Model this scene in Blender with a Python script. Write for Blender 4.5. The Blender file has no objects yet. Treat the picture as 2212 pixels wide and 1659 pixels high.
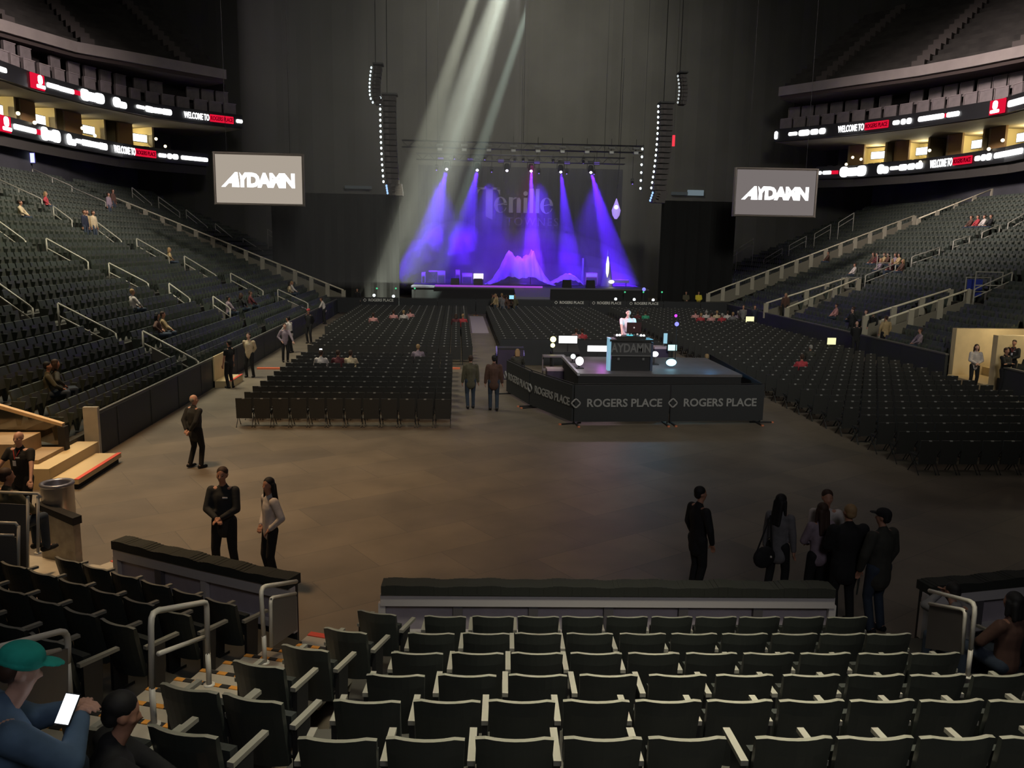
import bpy, bmesh, math, random
from mathutils import Vector, Matrix
PI = math.pi; R = math.radians
random.seed(7)
sc = bpy.context.scene
C = sc.collection
H = 5.4; FPX = 1790.0; YAW = 3.9; PITCH = 9.64; ROLL = 1.0

# ---------------------------------------------------------------- camera
def basis():
    y, p, r = R(YAW), R(PITCH), R(ROLL)
    fw = Vector((math.sin(y)*math.cos(p), math.cos(y)*math.cos(p), -math.sin(p)))
    rt = Vector((math.cos(y), -math.sin(y), 0))
    up = Vector((math.sin(y)*math.sin(p), math.cos(y)*math.sin(p), math.cos(p)))
    return math.cos(r)*rt + math.sin(r)*up, math.cos(r)*up - math.sin(r)*rt, fw
CR, CU, CW = basis()
cam = bpy.data.cameras.new('camera'); camo = bpy.data.objects.new('camera', cam); C.objects.link(camo)
cam.sensor_width = 36; cam.sensor_fit = 'HORIZONTAL'; cam.lens = 36*FPX/2212.0
cam.clip_start = 0.05; cam.clip_end = 400
m3 = Matrix((CR, CU, -CW)).transposed()
camo.matrix_world = Matrix.Translation((0, 0, H)) @ m3.to_4x4()
sc.camera = camo
# measured points of the photograph -> points of the arena
def ray(x, y):
    return CW + CR*((x-1106)/FPX) + CU*((829.5-y)/FPX)
def G(x, y, z=0.0):
    d = ray(x, y); return Vector((0, 0, H)) + d*((z-H)/d.z)
def D(x, y, Y):
    d = ray(x, y); return Vector((0, 0, H)) + d*(Y/d.y)
def DX(x, y, X):
    d = ray(x, y); return Vector((0, 0, H)) + d*(X/d.x)

# ---------------------------------------------------------------- world and view
w = bpy.data.worlds.new('world'); sc.world = w; w.use_nodes = True
bg = w.node_tree.nodes['Background']; bg.inputs[0].default_value = (.8, .85, .75, 1); bg.inputs[1].default_value = .022
sc.view_settings.view_transform = 'Standard'; sc.view_settings.look = 'None'
sc.view_settings.exposure = 0.0; sc.view_settings.gamma = 1.0; sc.view_settings.use_curve_mapping = False
cy = sc.cycles
cy.max_bounces = 3; cy.diffuse_bounces = 2; cy.glossy_bounces = 1; cy.transmission_bounces = 2; cy.volume_bounces = 0
cy.transparent_max_bounces = 4; cy.caustics_reflective = False; cy.caustics_refractive = False
cy.use_denoising = True; cy.sample_clamp_indirect = 2.0; cy.use_light_tree = True

# ---------------------------------------------------------------- house lights under the roof, plus added fills
def area(name, loc, size, power, col, rot=(0, 0, 0), sy=None, spread=180):
    l = bpy.data.lights.new(name, 'AREA'); l.energy = power; l.color = col; l.size = size
    if sy: l.shape = 'RECTANGLE'; l.size_y = sy
    l.spread = R(spread)
    o = bpy.data.objects.new(name, l); C.objects.link(o); o.location = loc; o.rotation_euler = rot; return o
def spot(name, loc, tgt, power, col, ang, blend=.3, rad=.1):
    l = bpy.data.lights.new(name, 'SPOT'); l.energy = power; l.color = col; l.spot_size = R(ang); l.spot_blend = blend
    l.shadow_soft_size = rad
    o = bpy.data.objects.new(name, l); C.objects.link(o); o.location = loc
    o.rotation_euler = (Vector(tgt)-Vector(loc)).to_track_quat('-Z', 'Y').to_euler(); return o
def point(name, loc, power, col, rad=.15):
    l = bpy.data.lights.new(name, 'POINT'); l.energy = power; l.color = col; l.shadow_soft_size = rad
    o = bpy.data.objects.new(name, l); C.objects.link(o); o.location = loc; return o
spot('house_light_left', (-9.5, 14.5, 20), (-6.0, 17.0, 0), 10000, (1, .63, .32), 56, 1, 1.2)
area('house_light_left_stand', (-16, 34, 26), 9, 2700, (1, .93, .70), (0, R(8), 0), spread=105)
area('house_light_right_stand', (33, 42, 26), 9, 190, (1, .90, .66), (0, R(-4), 0), spread=105)
area('house_light_centre', (4, 22, 27), 9, 190, (1, .84, .76), spread=130)
area('house_light_near', (1.8, 5.2, 11), 1.6, 135, (1, .93, .72), (R(4), 0, 0), spread=56)
area('added_fill_rear', (2, -5, 12), 3, 40, (.95, .92, 1), (R(52), 0, 0), spread=70)  # added fill behind the camera, lightens seat and wall backs
area('house_light_far', (5, 50, 28), 10, 520, (1, .9, .82), spread=105)
area('added_bowl_fill_left', (4, 44, 27), 5, 1700, (1, .86, .82), (0, R(68), R(-14)), spread=56)  # added lamp, brightens the left upper bowl
area('added_bowl_fill_right', (4, 46, 27), 5, 2100, (1, .86, .82), (0, R(-68), R(14)), spread=56)  # added lamp, brightens the right upper bowl
area('added_fill_back', (6, -5, 24), 6, 1350, (1, .97, .88), (R(76), 0, R(-3)), spread=64)  # added fill behind the camera, lifts the blacks across the hall
spot('aisle_light_left', (-2.6, 10.5, 13), (-1.9, 7.3, .8), 900, (1, .80, .50), 15, .6)
spot('aisle_light_near_left', (-5, 12.5, 11), (-5.8, 13.0, .3), 380, (1, .78, .50), 26, .6)
spot('portal_light_left', (-9.2, 20.5, 9), (-9.9, 18.2, .5), 900, (1, .74, .42), 28, .5)

# ---------------------------------------------------------------- materials
MATS = {}
def mat(name, col, rough=.6, metal=0.0, emit=None, es=0.0, noise=None, spec=.5, coat=0):
    if name in MATS: return MATS[name]
    m = bpy.data.materials.new(name); m.use_nodes = True
    nt = m.node_tree; b = nt.nodes['Principled BSDF']
    b.inputs['Base Color'].default_value = (*col, 1); b.inputs['Roughness'].default_value = rough
    b.inputs['Metallic'].default_value = metal
    b.inputs['Specular IOR Level'].default_value = spec
    if emit:
        b.inputs['Emission Color'].default_value = (*emit, 1); b.inputs['Emission Strength'].default_value = es
    if noise:
        sc_, amt = noise
        tc = nt.nodes.new('ShaderNodeTexCoord'); n = nt.nodes.new('ShaderNodeTexNoise'); n.inputs['Scale'].default_value = sc_
        n.inputs['Detail'].default_value = 4
        r = nt.nodes.new('ShaderNodeValToRGB')
        r.color_ramp.elements[0].position = .3; r.color_ramp.elements[1].position = .7
        r.color_ramp.elements[0].color = (*[c*(1-amt) for c in col], 1)
        r.color_ramp.elements[1].color = (*[min(1, c*(1+amt)) for c in col], 1)
        nt.links.new(tc.outputs['Object'], n.inputs['Vector']); nt.links.new(n.outputs['Fac'], r.inputs['Fac'])
        nt.links.new(r.outputs['Color'], b.inputs['Base Color'])
    MATS[name] = m; return m
def glow(name, col, s):
    if name in MATS: return MATS[name]
    m = bpy.data.materials.new(name); m.use_nodes = True; nt = m.node_tree
    nt.nodes.remove(nt.nodes['Principled BSDF'])
    e = nt.nodes.new('ShaderNodeEmission'); e.inputs[0].default_value = (*col, 1); e.inputs[1].default_value = s
    nt.links.new(e.outputs[0], nt.nodes['Material Output'].inputs['Surface'])
    MATS[name] = m; return m
def haze(name, dens, col=(1, 1, 1), aniso=0.0):
    m = bpy.data.materials.new(name); m.use_nodes = True; nt = m.node_tree
    nt.nodes.remove(nt.nodes['Principled BSDF'])
    e = nt.nodes.new('ShaderNodeVolumeScatter'); e.inputs['Color'].default_value = (*col, 1)
    e.inputs['Density'].default_value = dens; e.inputs['Anisotropy'].default_value = aniso
    nt.links.new(e.outputs[0], nt.nodes['Material Output'].inputs['Volume'])
    try: m.cycles.homogeneous_volume = True
    except Exception: pass
    return m
SEAT = mat('seat_fabric', (.026, .030, .026), .85, noise=(30, .2))
SHELL = mat('seat_shell', (.036, .042, .036), .42, spec=.6)
ARM = mat('armrest_plastic', (.30, .29, .24), .5)
DKMETAL = mat('dark_metal', (.05, .05, .05), .5, .6)
STEEL = mat('brushed_steel', (.85, .80, .68), .42, .15)
RAILP = mat('painted_rail', (.42, .40, .34), .45)
CONC = mat('pale_concrete', (.50, .46, .38), .8, noise=(3, .12))
CONCD = mat('grey_concrete', (.16, .155, .15), .85, noise=(2, .15))
BLACK = mat('black_cloth', (.022, .022, .023), .9)
BOARD = mat('black_board', (.032, .037, .038), .55)
WHITEP = mat('white_panel', (.62, .58, .56), .6)
PURP = mat('lilac_grey_panel', (.42, .37, .40), .7, noise=(3, .1))
PANEL = mat('grey_sheet_panel', (.20, .18, .16), .5, .3)
RED = mat('red_nosing', (.80, .10, .06), .6, emit=(1, .08, .04), es=.0)
FOLD = mat('folding_chair_plastic', (.034, .034, .031), .6)
FOLDT = mat('chair_hardware', (.30, .30, .27), .4, .3)

# ---------------------------------------------------------------- mesh helpers
class MB:
    def __init__(s): s.v = []; s.f = []; s.m = []
    def face(s, pts, mi=0):
        b = len(s.v); s.v += [tuple(p) for p in pts]; s.f.append(tuple(range(b, b+len(pts)))); s.m.append(mi)
    def hexa(s, p, mi=0):      # p: 4 bottom (ccw) then 4 top
        b = len(s.v); s.v += [tuple(q) for q in p]
        for f in ((3, 2, 1, 0), (4, 5, 6, 7), (0, 1, 5, 4), (1, 2, 6, 5), (2, 3, 7, 6), (3, 0, 4, 7)):
            s.f.append(tuple(b+i for i in f)); s.m.append(mi)
    def box(s, c, sz, rz=0, mi=0):
        cx, cy_, cz = c; a, b, h = sz[0]/2, sz[1]/2, sz[2]/2; co, si = math.cos(rz), math.sin(rz)
        P = []
        for z in (-h, h):
            for x, y in ((-a, -b), (a, -b), (a, b), (-a, b)):
                P.append((cx+x*co-y*si, cy_+x*si+y*co, cz+z))
        s.hexa(P, mi)
    def span(s, x0, x1, y0, y1, z0, z1, mi=0):
        s.box(((x0+x1)/2, (y0+y1)/2, (z0+z1)/2), (x1-x0, y1-y0, z1-z0), 0, mi)
    def tube(s, pts, r, n=8, mi=0, closed=False):
        pts = [Vector(p) for p in pts]; b = len(s.v); N = len(pts)
        for i, p in enumerate(pts):
            d = (pts[min(i+1, N-1)]-pts[max(i-1, 0)])
            if d.length < 1e-9: d = Vector((0, 0, 1))
            d.normalize(); u = d.orthogonal().normalized() if i == 0 else (u - d*u.dot(d)).normalized()
            w_ = d.cross(u); rr = r[i] if isinstance(r, (list, tuple)) else r
            for k in range(n):
                a = 2*PI*k/n; s.v.append(tuple(p+(u*math.cos(a)+w_*math.sin(a))*rr))
        for i in range(N-1):
            for k in range(n):
                s.f.append((b+i*n+k, b+i*n+(k+1) % n, b+(i+1)*n+(k+1) % n, b+(i+1)*n+k)); s.m.append(mi)
        s.f.append(tuple(b+k for k in reversed(range(n)))); s.m.append(mi)
        s.f.append(tuple(b+(N-1)*n+k for k in range(n))); s.m.append(mi)
    def lathe(s, prof, c=(0, 0, 0), n=20, mi=0):
        b = len(s.v)
        for r, z in prof:
            for k in range(n):
                a = 2*PI*k/n; s.v.append((c[0]+r*math.cos(a), c[1]+r*math.sin(a), c[2]+z))
        for i in range(len(prof)-1):
            for k in range(n):
                s.f.append((b+i*n+k, b+i*n+(k+1) % n, b+(i+1)*n+(k+1) % n, b+(i+1)*n+k)); s.m.append(mi)
    def ball(s, c, r, n=10, m=7, mi=0, sc_=(1, 1, 1)):
        pr = [(math.sin(PI*i/m)*r, -math.cos(PI*i/m)*r) for i in range(m+1)]
        b = len(s.v); s.lathe([(max(a, 1e-4), z) for a, z in pr], (0, 0, 0), n, mi)
        for i in range(b, len(s.v)):
            v = s.v[i]; s.v[i] = (c[0]+v[0]*sc_[0], c[1]+v[1]*sc_[1], c[2]+v[2]*sc_[2])
    def prism(s, outline, o, ux, uy, th, mi=0):
        o, ux, uy = Vector(o), Vector(ux), Vector(uy); nrm = ux.cross(uy).normalized()*th
        A = [o+ux*x+uy*y for x, y in outline]; B = [p+nrm for p in A]; n = len(A); b = len(s.v)
        s.v += [tuple(p) for p in A+B]
        s.f.append(tuple(b+i for i in reversed(range(n)))); s.m.append(mi)
        s.f.append(tuple(b+n+i for i in range(n))); s.m.append(mi)
        for i in range(n):
            j = (i+1) % n; s.f.append((b+i, b+j, b+n+j, b+n+i)); s.m.append(mi)
    def mesh(s, name, mats, smooth=False):
        me = bpy.data.meshes.new(name); me.from_pydata(s.v, [], s.f)
        mats = mats if isinstance(mats, (list, tuple)) else [mats]
        for m in mats: me.materials.append(m)
        me.polygons.foreach_set('material_index', s.m)
        if smooth: me.polygons.foreach_set('use_smooth', [True]*len(s.f))
        me.update(); return me
    def build(s, name, mats, parent=None, loc=(0, 0, 0), rz=0, smooth=False):
        o = bpy.data.objects.new(name, s.mesh(name, mats, smooth)); C.objects.link(o)
        o.location = loc; o.rotation_euler = (0, 0, rz)
        if parent: o.parent = parent
        return o
def tag(o, label=None, cat=None, group=None, kind=None):
    if label: o['label'] = label
    if cat: o['category'] = cat
    if group: o['group'] = group
    if kind: o['kind'] = kind
    return o
def struct(mb, name, mats, **k): return tag(mb.build(name, mats, **k), kind='structure')
def thing(name, label, cat, loc=(0, 0, 0), rz=0, group=None):
    o = bpy.data.objects.new(name, None); C.objects.link(o); o.location = loc; o.rotation_euler = (0, 0, rz)
    o.empty_display_size = .1
    return tag(o, label, cat, group)
def copy_tree(o, kids, parent=None):
    c = o.copy(); C.objects.link(c)
    if parent: c.parent = parent
    for ch in kids.get(o, ()): copy_tree(ch, kids, c)
    return c
def kidmap(root):
    k = {}
    for o in list(C.objects):
        if o.parent: k.setdefault(o.parent, []).append(o)
    return k
def text_mesh(s, size, ext=.01, bold=0.0, shear=0.0, sx=1.0, space=1.0):
    cu = bpy.data.curves.new('lettering', 'FONT'); cu.body = s; cu.size = size; cu.extrude = ext; cu.offset = bold
    cu.shear = shear; cu.space_character = space; cu.align_x = 'CENTER'; cu.align_y = 'CENTER'; cu.resolution_u = 3
    o = bpy.data.objects.new('t', cu); me = bpy.data.meshes.new_from_object(o)
    bpy.data.objects.remove(o); bpy.data.curves.remove(cu)
    if sx != 1.0:
        for v in me.vertices: v.co.x *= sx
    return me
def text(s, size, m, parent, loc, rot, **k):
    me = text_mesh(s, size, **k); me.materials.clear(); me.materials.append(m)
    o = bpy.data.objects.new('lettering', me); C.objects.link(o); o.location = loc; o.rotation_euler = rot
    if parent: o.parent = parent
    return o
ORD = ['zeroth', 'first', 'second', 'third', 'fourth', 'fifth', 'sixth', 'seventh', 'eighth', 'ninth', 'tenth', 'eleventh', 'twelfth', 'thirteenth',
       'fourteenth', 'fifteenth', 'sixteenth', 'seventeenth', 'eighteenth', 'nineteenth', 'twentieth', 'twenty-first', 'twenty-second', 'twenty-third',
       'twenty-fourth', 'twenty-fifth', 'twenty-sixth', 'twenty-seventh', 'twenty-eighth', 'twenty-ninth', 'thirtieth', 'thirty-first', 'thirty-second', 'thirty-third', 'thirty-fourth', 'thirty-fifth']
# ================================================================ THE HALL
# floor cover with large sheets and worn patches
def floor_mat():
    m = bpy.data.materials.new('floor_cover'); m.use_nodes = True; nt = m.node_tree; b = nt.nodes['Principled BSDF']
    tc = nt.nodes.new('ShaderNodeTexCoord')
    mp = nt.nodes.new('ShaderNodeMapping'); mp.inputs['Rotation'].default_value = (0, 0, R(-32))
    br = nt.nodes.new('ShaderNodeTexBrick'); br.inputs['Scale'].default_value = 1.0
    br.inputs['Brick Width'].default_value = 2.4; br.inputs['Row Height'].default_value = 1.2; br.inputs['Mortar Size'].default_value = .008
    br.inputs['Color1'].default_value = (.215, .175, .125, 1); br.inputs['Color2'].default_value = (.165, .137, .105, 1)
    br.inputs['Mortar'].default_value = (.13, .108, .085, 1)
    n = nt.nodes.new('ShaderNodeTexNoise'); n.inputs['Scale'].default_value = .7; n.inputs['Detail'].default_value = 5
    r = nt.nodes.new('ShaderNodeValToRGB'); r.color_ramp.elements[0].position = .35; r.color_ramp.elements[1].position = .7
    r.color_ramp.elements[0].color = (.78, .78, .78, 1); r.color_ramp.elements[1].color = (1.12, 1.12, 1.12, 1)
    mx = nt.nodes.new('ShaderNodeMixRGB'); mx.blend_type = 'MULTIPLY'; mx.inputs[0].default_value = 1
    L = nt.links.new
    L(tc.outputs['Object'], mp.inputs['Vector']); L(mp.outputs[0], br.inputs['Vector']); L(tc.outputs['Object'], n.inputs['Vector'])
    L(n.outputs['Fac'], r.inputs['Fac']); L(br.outputs['Color'], mx.inputs[1]); L(r.outputs['Color'], mx.inputs[2]); L(mx.outputs[0], b.inputs['Base Color'])
    b.inputs['Roughness'].default_value = .55
    return m
mb = MB(); mb.face([(-50, -8, 0), (64, -8, 0), (64, 98, 0), (-50, 98, 0)])
struct(mb, 'floor', floor_mat())
mb = MB(); mb.span(-50, 64, -8, 98, 33, 33.4)
struct(mb, 'ceiling', mat('roof_deck', (.03, .03, .03), .9))
BACKW = mat('haze_grey_drape', (.075, .072, .062), .95, noise=(.25, .12))  # grey stands in for lit haze before black cloth
mb = MB()
n = 160; prev = None
for i in range(n+1):          # gathered drape across the far end
    x = -48+110*i/n; y = 86+.035*math.sin(i*1.9)
    if prev: mb.face([(prev[0], prev[1], 0), (x, y, 0), (x, y, 33), (prev[0], prev[1], 33)])
    prev = (x, y)
struct(mb, 'wall_far', BACKW)
mb = MB(); mb.span(-48.4, -48, -8, 96, 0, 33); struct(mb, 'wall_left', mat('dark_wall', (.04, .038, .036), .9))
mb = MB(); mb.span(62, 62.4, -8, 96, 0, 33); struct(mb, 'wall_right', MATS['dark_wall'])

# ---- dasher boards along the long sides
def boards(name, x, y0, y1, side):
    mb = MB(); t = .12*side
    mb.span(min(x, x+t), max(x, x+t), y0, y1, 0, 1.04, 0)
    mb.span(min(x-.02, x+t+.02), max(x-.02, x+t+.02), y0, y1, 1.04, 1.10, 1)
    y = y0+1.2
    while y < y1: mb.span(x-.012, x+.012, y-.015, y+.015, 0, 1.04, 2); y += 2.4
    return struct(mb, name, [BOARD, mat('board_cap', (.13, .125, .11), .6), mat('board_joint', (.035, .04, .042), .6)])
boards('wall_dasher_left', -8.86, 20.7, 66, -1)
boards('wall_dasher_right', 20.72, 33.6, 66, 1)
boards('wall_dasher_right_near', 20.72, 20, 29.8, 1)
mb = MB(); mb.box((-9.0, 20.7, .62), (.35, .12, 1.24)); struct(mb, 'trim_1', CONC)

# ---- side stands: stepped rows rising away from the floor
TERR = mat('terrace_concrete', (.060, .058, .050), .85, noise=(1.2, .2))
LX0, RX0 = -9.5, 21.35          # front edge of the first row
def row_x(side, r): return (LX0-.84*r) if side < 0 else (RX0+.84*r)
def row_z(r): return .55+.37*r
NROW = 23
def stand(name, side, y0, y1, r0=0):
    mb = MB()
    for r in range(r0, NROW):
        xa = row_x(side, r)-side*.30; xb = row_x(side, r+1)-side*.30; z = row_z(r)
        mb.span(min(xa, xb), max(xa, xb), y0, y1, z-1.0 if r else 0, z)
    return struct(mb, name, TERR)
stand('floor_stand_left', -1, 19.6, 63.4)
stand('floor_stand_left_far', -1, 64.0, 82)
stand('floor_stand_right', 1, 33.6, 64.0)
stand('floor_stand_right_near', 1, 20, 30.6)
stand('floor_stand_right_far', 1, 64.6, 82)
# ================================================================ END STAND (where the photo is taken)
ZT = [2.50, 2.24, 1.98, 1.74, 1.52, 1.25]
YROW = [4.55, 5.40, 6.21, 7.03, 7.86, 8.82]          # y of the backs at x = -.6
AC = R(-1.9)
mb = MB()
for k in range(-4, 6):
    zt = ZT[k] if k >= 0 else 2.50-.26*k
    y = YROW[k] if k >= 0 else 4.55+.84*k
    z = zt-.86; yn = (YROW[k+1] if k < 5 else 10.05) if k >= 0 else y+.84
    y0 = y-.22; y1 = yn-.22 if k < 5 else 10.0
    P = []
    xl = -1.05-.06*(5-k)
    for zz in (z-1.2 if k > 0 else z-1.5, z):
        for x, yy in ((xl, y0), (8.2, y0), (8.2, y1), (xl, y1)):
            P.append((x, yy+(x+.6)*math.tan(AC), zz))
    mb.hexa(P)
struct(mb, 'floor_end_terrace_centre', TERR)
dL = Vector((.865, -.5, 0)).normalized(); bL = Vector((-.255, -.79, 0))
mb = MB()
LEFT0 = Vector((-2.7, 9.25, 0))
def lz(j): return 1.27+.25*j-.86
for j in range(0, 9):
    e = LEFT0+bL*j+dL*.35; z = lz(j); nb = Vector((-.5, -.865, 0))
    f = e - nb*.62; k_ = e + nb*.24; ll = -dL*7.5
    if j == 0: f = e-nb*.95
    P = [k_+ll, k_, f, f+ll]
    mb.hexa([(p.x, p.y, z-1.0) for p in P]+[(p.x, p.y, z) for p in P])
struct(mb, 'floor_end_terrace_left', TERR)
mb = MB()
for j in range(0, 4):
    c = Vector((7.0, 8.9-.84*j, 0)); z = .39+.25*j; a = R(14)
    mb.box((c.x+.9, c.y+.35, z-.5), (4.0, .9, 1.0), a)
struct(mb, 'floor_end_terrace_right', TERR)

# ---- tip-up arena seat with its parts
def seat_back_mesh():
    mb = MB(); nx, nz = 8, 5
    def P(i, k, t):
        u = -1+2*i/nx; s = k/nz; hw = .215+.02*s
        x = u*hw; z = .30+.56*s; y = -.06-.12*s-.055*(1-u*u)-(.045 if t else 0)+(.012 if t and k == nz else 0)
        if abs(u) > .8 and k == nz: z -= .02
        return (x, y, z)
    idx = {}
    for t in (0, 1):
        for i in range(nx+1):
            for k in range(nz+1): idx[t, i, k] = len(mb.v); mb.v.append(P(i, k, t))
    def q(*a, m=0): mb.f.append(tuple(a)); mb.m.append(m)
    for i in range(nx):
        for k in range(nz):
            q(idx[0, i+1, k], idx[0, i, k], idx[0, i, k+1], idx[0, i+1, k+1], m=0)
            q(idx[1, i, k], idx[1, i+1, k], idx[1, i+1, k+1], idx[1, i, k+1], m=1)
        q(idx[0, i, nz], idx[1, i, nz], idx[1, i+1, nz], idx[0, i+1, nz], m=2)
        q(idx[0, i+1, 0], idx[1, i+1, 0], idx[1, i, 0], idx[0, i, 0], m=1)
    for k in range(nz):
        q(idx[0, 0, k], idx[1, 0, k], idx[1, 0, k+1], idx[0, 0, k+1], m=1)
        q(idx[0, nx, k+1], idx[1, nx, k+1], idx[1, nx, k], idx[0, nx, k], m=1)
    return mb
EDGE = mat('seat_top_highlight', (.24, .235, .19), .45)  # highlight from overhead light painted as a paler top edge
me_back = seat_back_mesh().mesh('backrest', [SEAT, SHELL, EDGE])
mb = MB(); mb.hexa([(-.21, -.04, .40), (.21, -.04, .40), (.21, .03, .36), (-.21, .03, .36), (-.20, -.03, .64), (.20, -.03, .64), (.20, .05, .63), (-.20, .05, .63)])
me_pan = mb.mesh('seat', [SEAT])
mb = MB(); mb.hexa([(-.024, -.12, .60), (.024, -.12, .60), (.024, .27, .585), (-.024, .27, .585), (-.024, -.12, .635), (.024, -.12, .635), (.024, .27, .615), (-.024, .27, .615)])
me_arm = mb.mesh('armrest', [ARM])
mb = MB(); mb.hexa([(-.02, -.10, 0), (.02, -.10, 0), (.02, .06, 0), (-.02, .06, 0), (-.02, -.09, .60), (.02, -.09, .60), (.02, .10, .60), (-.02, .10, .60)]); mb.box((0, 0, .015), (.07, .26, .03))
me_leg = mb.mesh('stanchion', [DKMETAL])
mb = MB(); mb.lathe([(.001, 0), (.036, 0), (.042, .08), (.036, .08), (.032, .01), (.001, .01)], (0, 0, 0), 10)
me_cup = mb.mesh('cup_holder', [mat('cup_holder_plastic', (.30, .30, .27), .5)])
def ob(name, me, parent, loc=(0, 0, 0), rz=0):
    o = bpy.data.objects.new(name, me); C.objects.link(o); o.location = loc; o.rotation_euler = (0, 0, rz); o.parent = parent; return o
def arena_seat(x, y, z, rz, label, last=False, cup=False):
    t = thing('arena_seat', label, 'seat', (x, y, z), rz, 'tip-up seats of the near stand')
    ob('backrest', me_back, t); ob('seat', me_pan, t)
    ob('armrest', me_arm, t, (-.262, 0, 0)); ob('stanchion', me_leg, t, (-.262, 0, 0))
    if last: ob('armrest', me_arm, t, (.262, 0, 0)); ob('stanchion', me_leg, t, (.262, 0, 0))
    if cup: ob('cup_holder', me_cup, t, (.20, .13, .52))
    return t
NEAR_ROWS = [
    (2.50, 1588, [735, 924, 1116, 1306, 1488, 1718, 1894, 2071, 2245]),
    (2.24, 1508, [798, 970, 1131, 1291, 1446, 1600, 1755, 1907, 2057, 2205]),
    (1.98, 1453, [859, 1013, 1165, 1317, 1466, 1610, 1754, 1893, 2026, 2160]),
    (1.74, 1406, [905, 1035, 1163, 1290, 1414, 1538, 1661, 1783, 1907, 2020]),
    (1.52, 1364, [935, 1053, 1165, 1276, 1390, 1500, 1609, 1716, 1819, 1918]),
    (1.25, 1328, [965, 1068, 1165, 1260, 1356, 1452, 1547, 1640, 1735, 1828])]
rown = ['row nearest the camera', 'second row from the camera', 'third row from the camera', 'fourth row from the camera', 'fifth row from the camera', 'front row behind the long rail']
for k, (zt, y, xs) in enumerate(NEAR_ROWS):
    P0 = G(xs[0], y, zt)
    for i, x in enumerate(xs):
        p = G(x, y, zt); yy = P0.y+(p.x-P0.x)*math.tan(AC)
        a = AC + R(1.2*(4.5-i)*-.5)
        arena_seat(p.x, yy+.19, zt-.86, a, 'black seat, middle block, %s, %s from left' % (rown[k], ORD[i+1]), last=(i == len(xs)-1), cup=(i >= 4))
colA = [(815, 1320, 1.25), (747, 1358, 1.52), (660, 1395, 1.74), (560, 1430, 1.98), (410, 1480, 2.24), (547, 1502, 2.24), (397, 1572, 2.5), (205, 1560, 2.5)]
cl = ['frontmost seat of the column beside the striped stairs', 'second seat from the front beside the striped stairs', 'third seat from the front beside the striped stairs',
      'fourth seat from the front beside the striped stairs', 'fifth seat from the front, touching the striped stairs', 'seat on the right of the fifth one beside the stairs',
      'bottom-edge seat right of the dark-haired person', 'seat under the dark-haired seated person']
for (x, y, z), l in zip(colA, cl):
    p = G(x, y, z); arena_seat(p.x+.06, p.y+.18, z-.86, R(-19), 'black seat, '+l, last=True)
for j in range(0, 6):
    e = LEFT0+bL*j
    for i in range([6, 7, 7, 6, 5, 4][j]):
        p = e-dL*(.535*i); nf = Vector((.5, .865, 0))*.18
        arena_seat(p.x+nf.x, p.y+nf.y, lz(j), R(-30), 'black seat, left block, %s row from its rail, %s from stairs' % (ORD[j+1], ORD[i+1]), last=(i == 0))
for j in range(3):
    for i in range(4):
        p = Vector((6.55+.5*i+.10*j, 8.55+.12*i-.84*j, 0)); arena_seat(p.x, p.y+.15, .39+.25*j, R(14), 'black seat right of right stairs, %s row from front, %s seat' % (ORD[j+1], ORD[i+1]), last=True)
arena_seat(-2.62, 3.5, 2.1, R(-19), 'black tip-up seat under the person in the teal cap', last=True)

# ---- end walls with pad on top
def endwall(name, pts, zb, zt, labels=None):
    mb = MB(); pd = MB()
    for a, b in zip(pts[:-1], pts[1:]):
        a = Vector((a[0], a[1], 0)); b = Vector((b[0], b[1], 0)); d = (b-a); L_ = d.length; d.normalize(); rz = math.atan2(d.y, d.x); m = (a+b)/2
        nrm = Vector((-d.y, d.x, 0))
        mb.box((m.x, m.y, zt-.20), (L_+.03, .10, .16), rz, 0)
        q = m+nrm*.06; mb.box((q.x, q.y, (zb+zt-.2)/2), (L_, .03, zt-.2-zb), rz, 1)
        mb.box((m.x, m.y, zb+.06), (L_, .08, .08), rz, 0)
        q = m+nrm*.10; mb.box((q.x, q.y, (zt-.1)/2), (L_, .04, zt-.1), rz, 2)
        n = max(1, int(round(L_/1.0)))
        for i in range(n+1):
            p = a+d*(L_*i/n); mb.box((p.x, p.y, (zb+zt-.25)/2), (.09 if i in (0, n) else .12, .07, zt-.25-zb), rz, 0 if i in (0, n) else 3)
        nn = max(2, int(L_/.06))
        for i in range(nn):       # cloth cover, slightly uneven
            p = a+d*(L_*(i+.5)/nn); h = .12+.006*math.sin(i*.9)+.008*math.sin(i*.37)
            pd.box((p.x+nrm.x*.05, p.y+nrm.y*.05, zt-.12+h/2), (L_/nn+.004, .26, h), rz)
    o = struct(mb, name, [WHITEP, PURP, BOARD, mat('post_grey', (.12, .11, .115), .6)])
    p = pd.build('pad', mat('dark_green_black_cloth', (.034, .036, .028), .85), o)
    return o
pc = [G(825, 1264, 1.1), G(1800, 1270, 1.1)]
endwall('wall_end_centre', [(pc[0].x, pc[0].y), (pc[1].x, pc[1].y)], .39, 1.12)
pl = [G(250, 1168, 1.1), G(440, 1212, 1.1), G(630, 1253, 1.1)]
endwall('wall_end_left', [(p.x, p.y) for p in pl], .39, 1.12)
pr = [G(2002, 1266, 1.1), Vector((8.6, 10.25, 1.1))]
endwall('wall_end_right', [(p.x, p.y) for p in pr], .39, 1.12)

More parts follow.
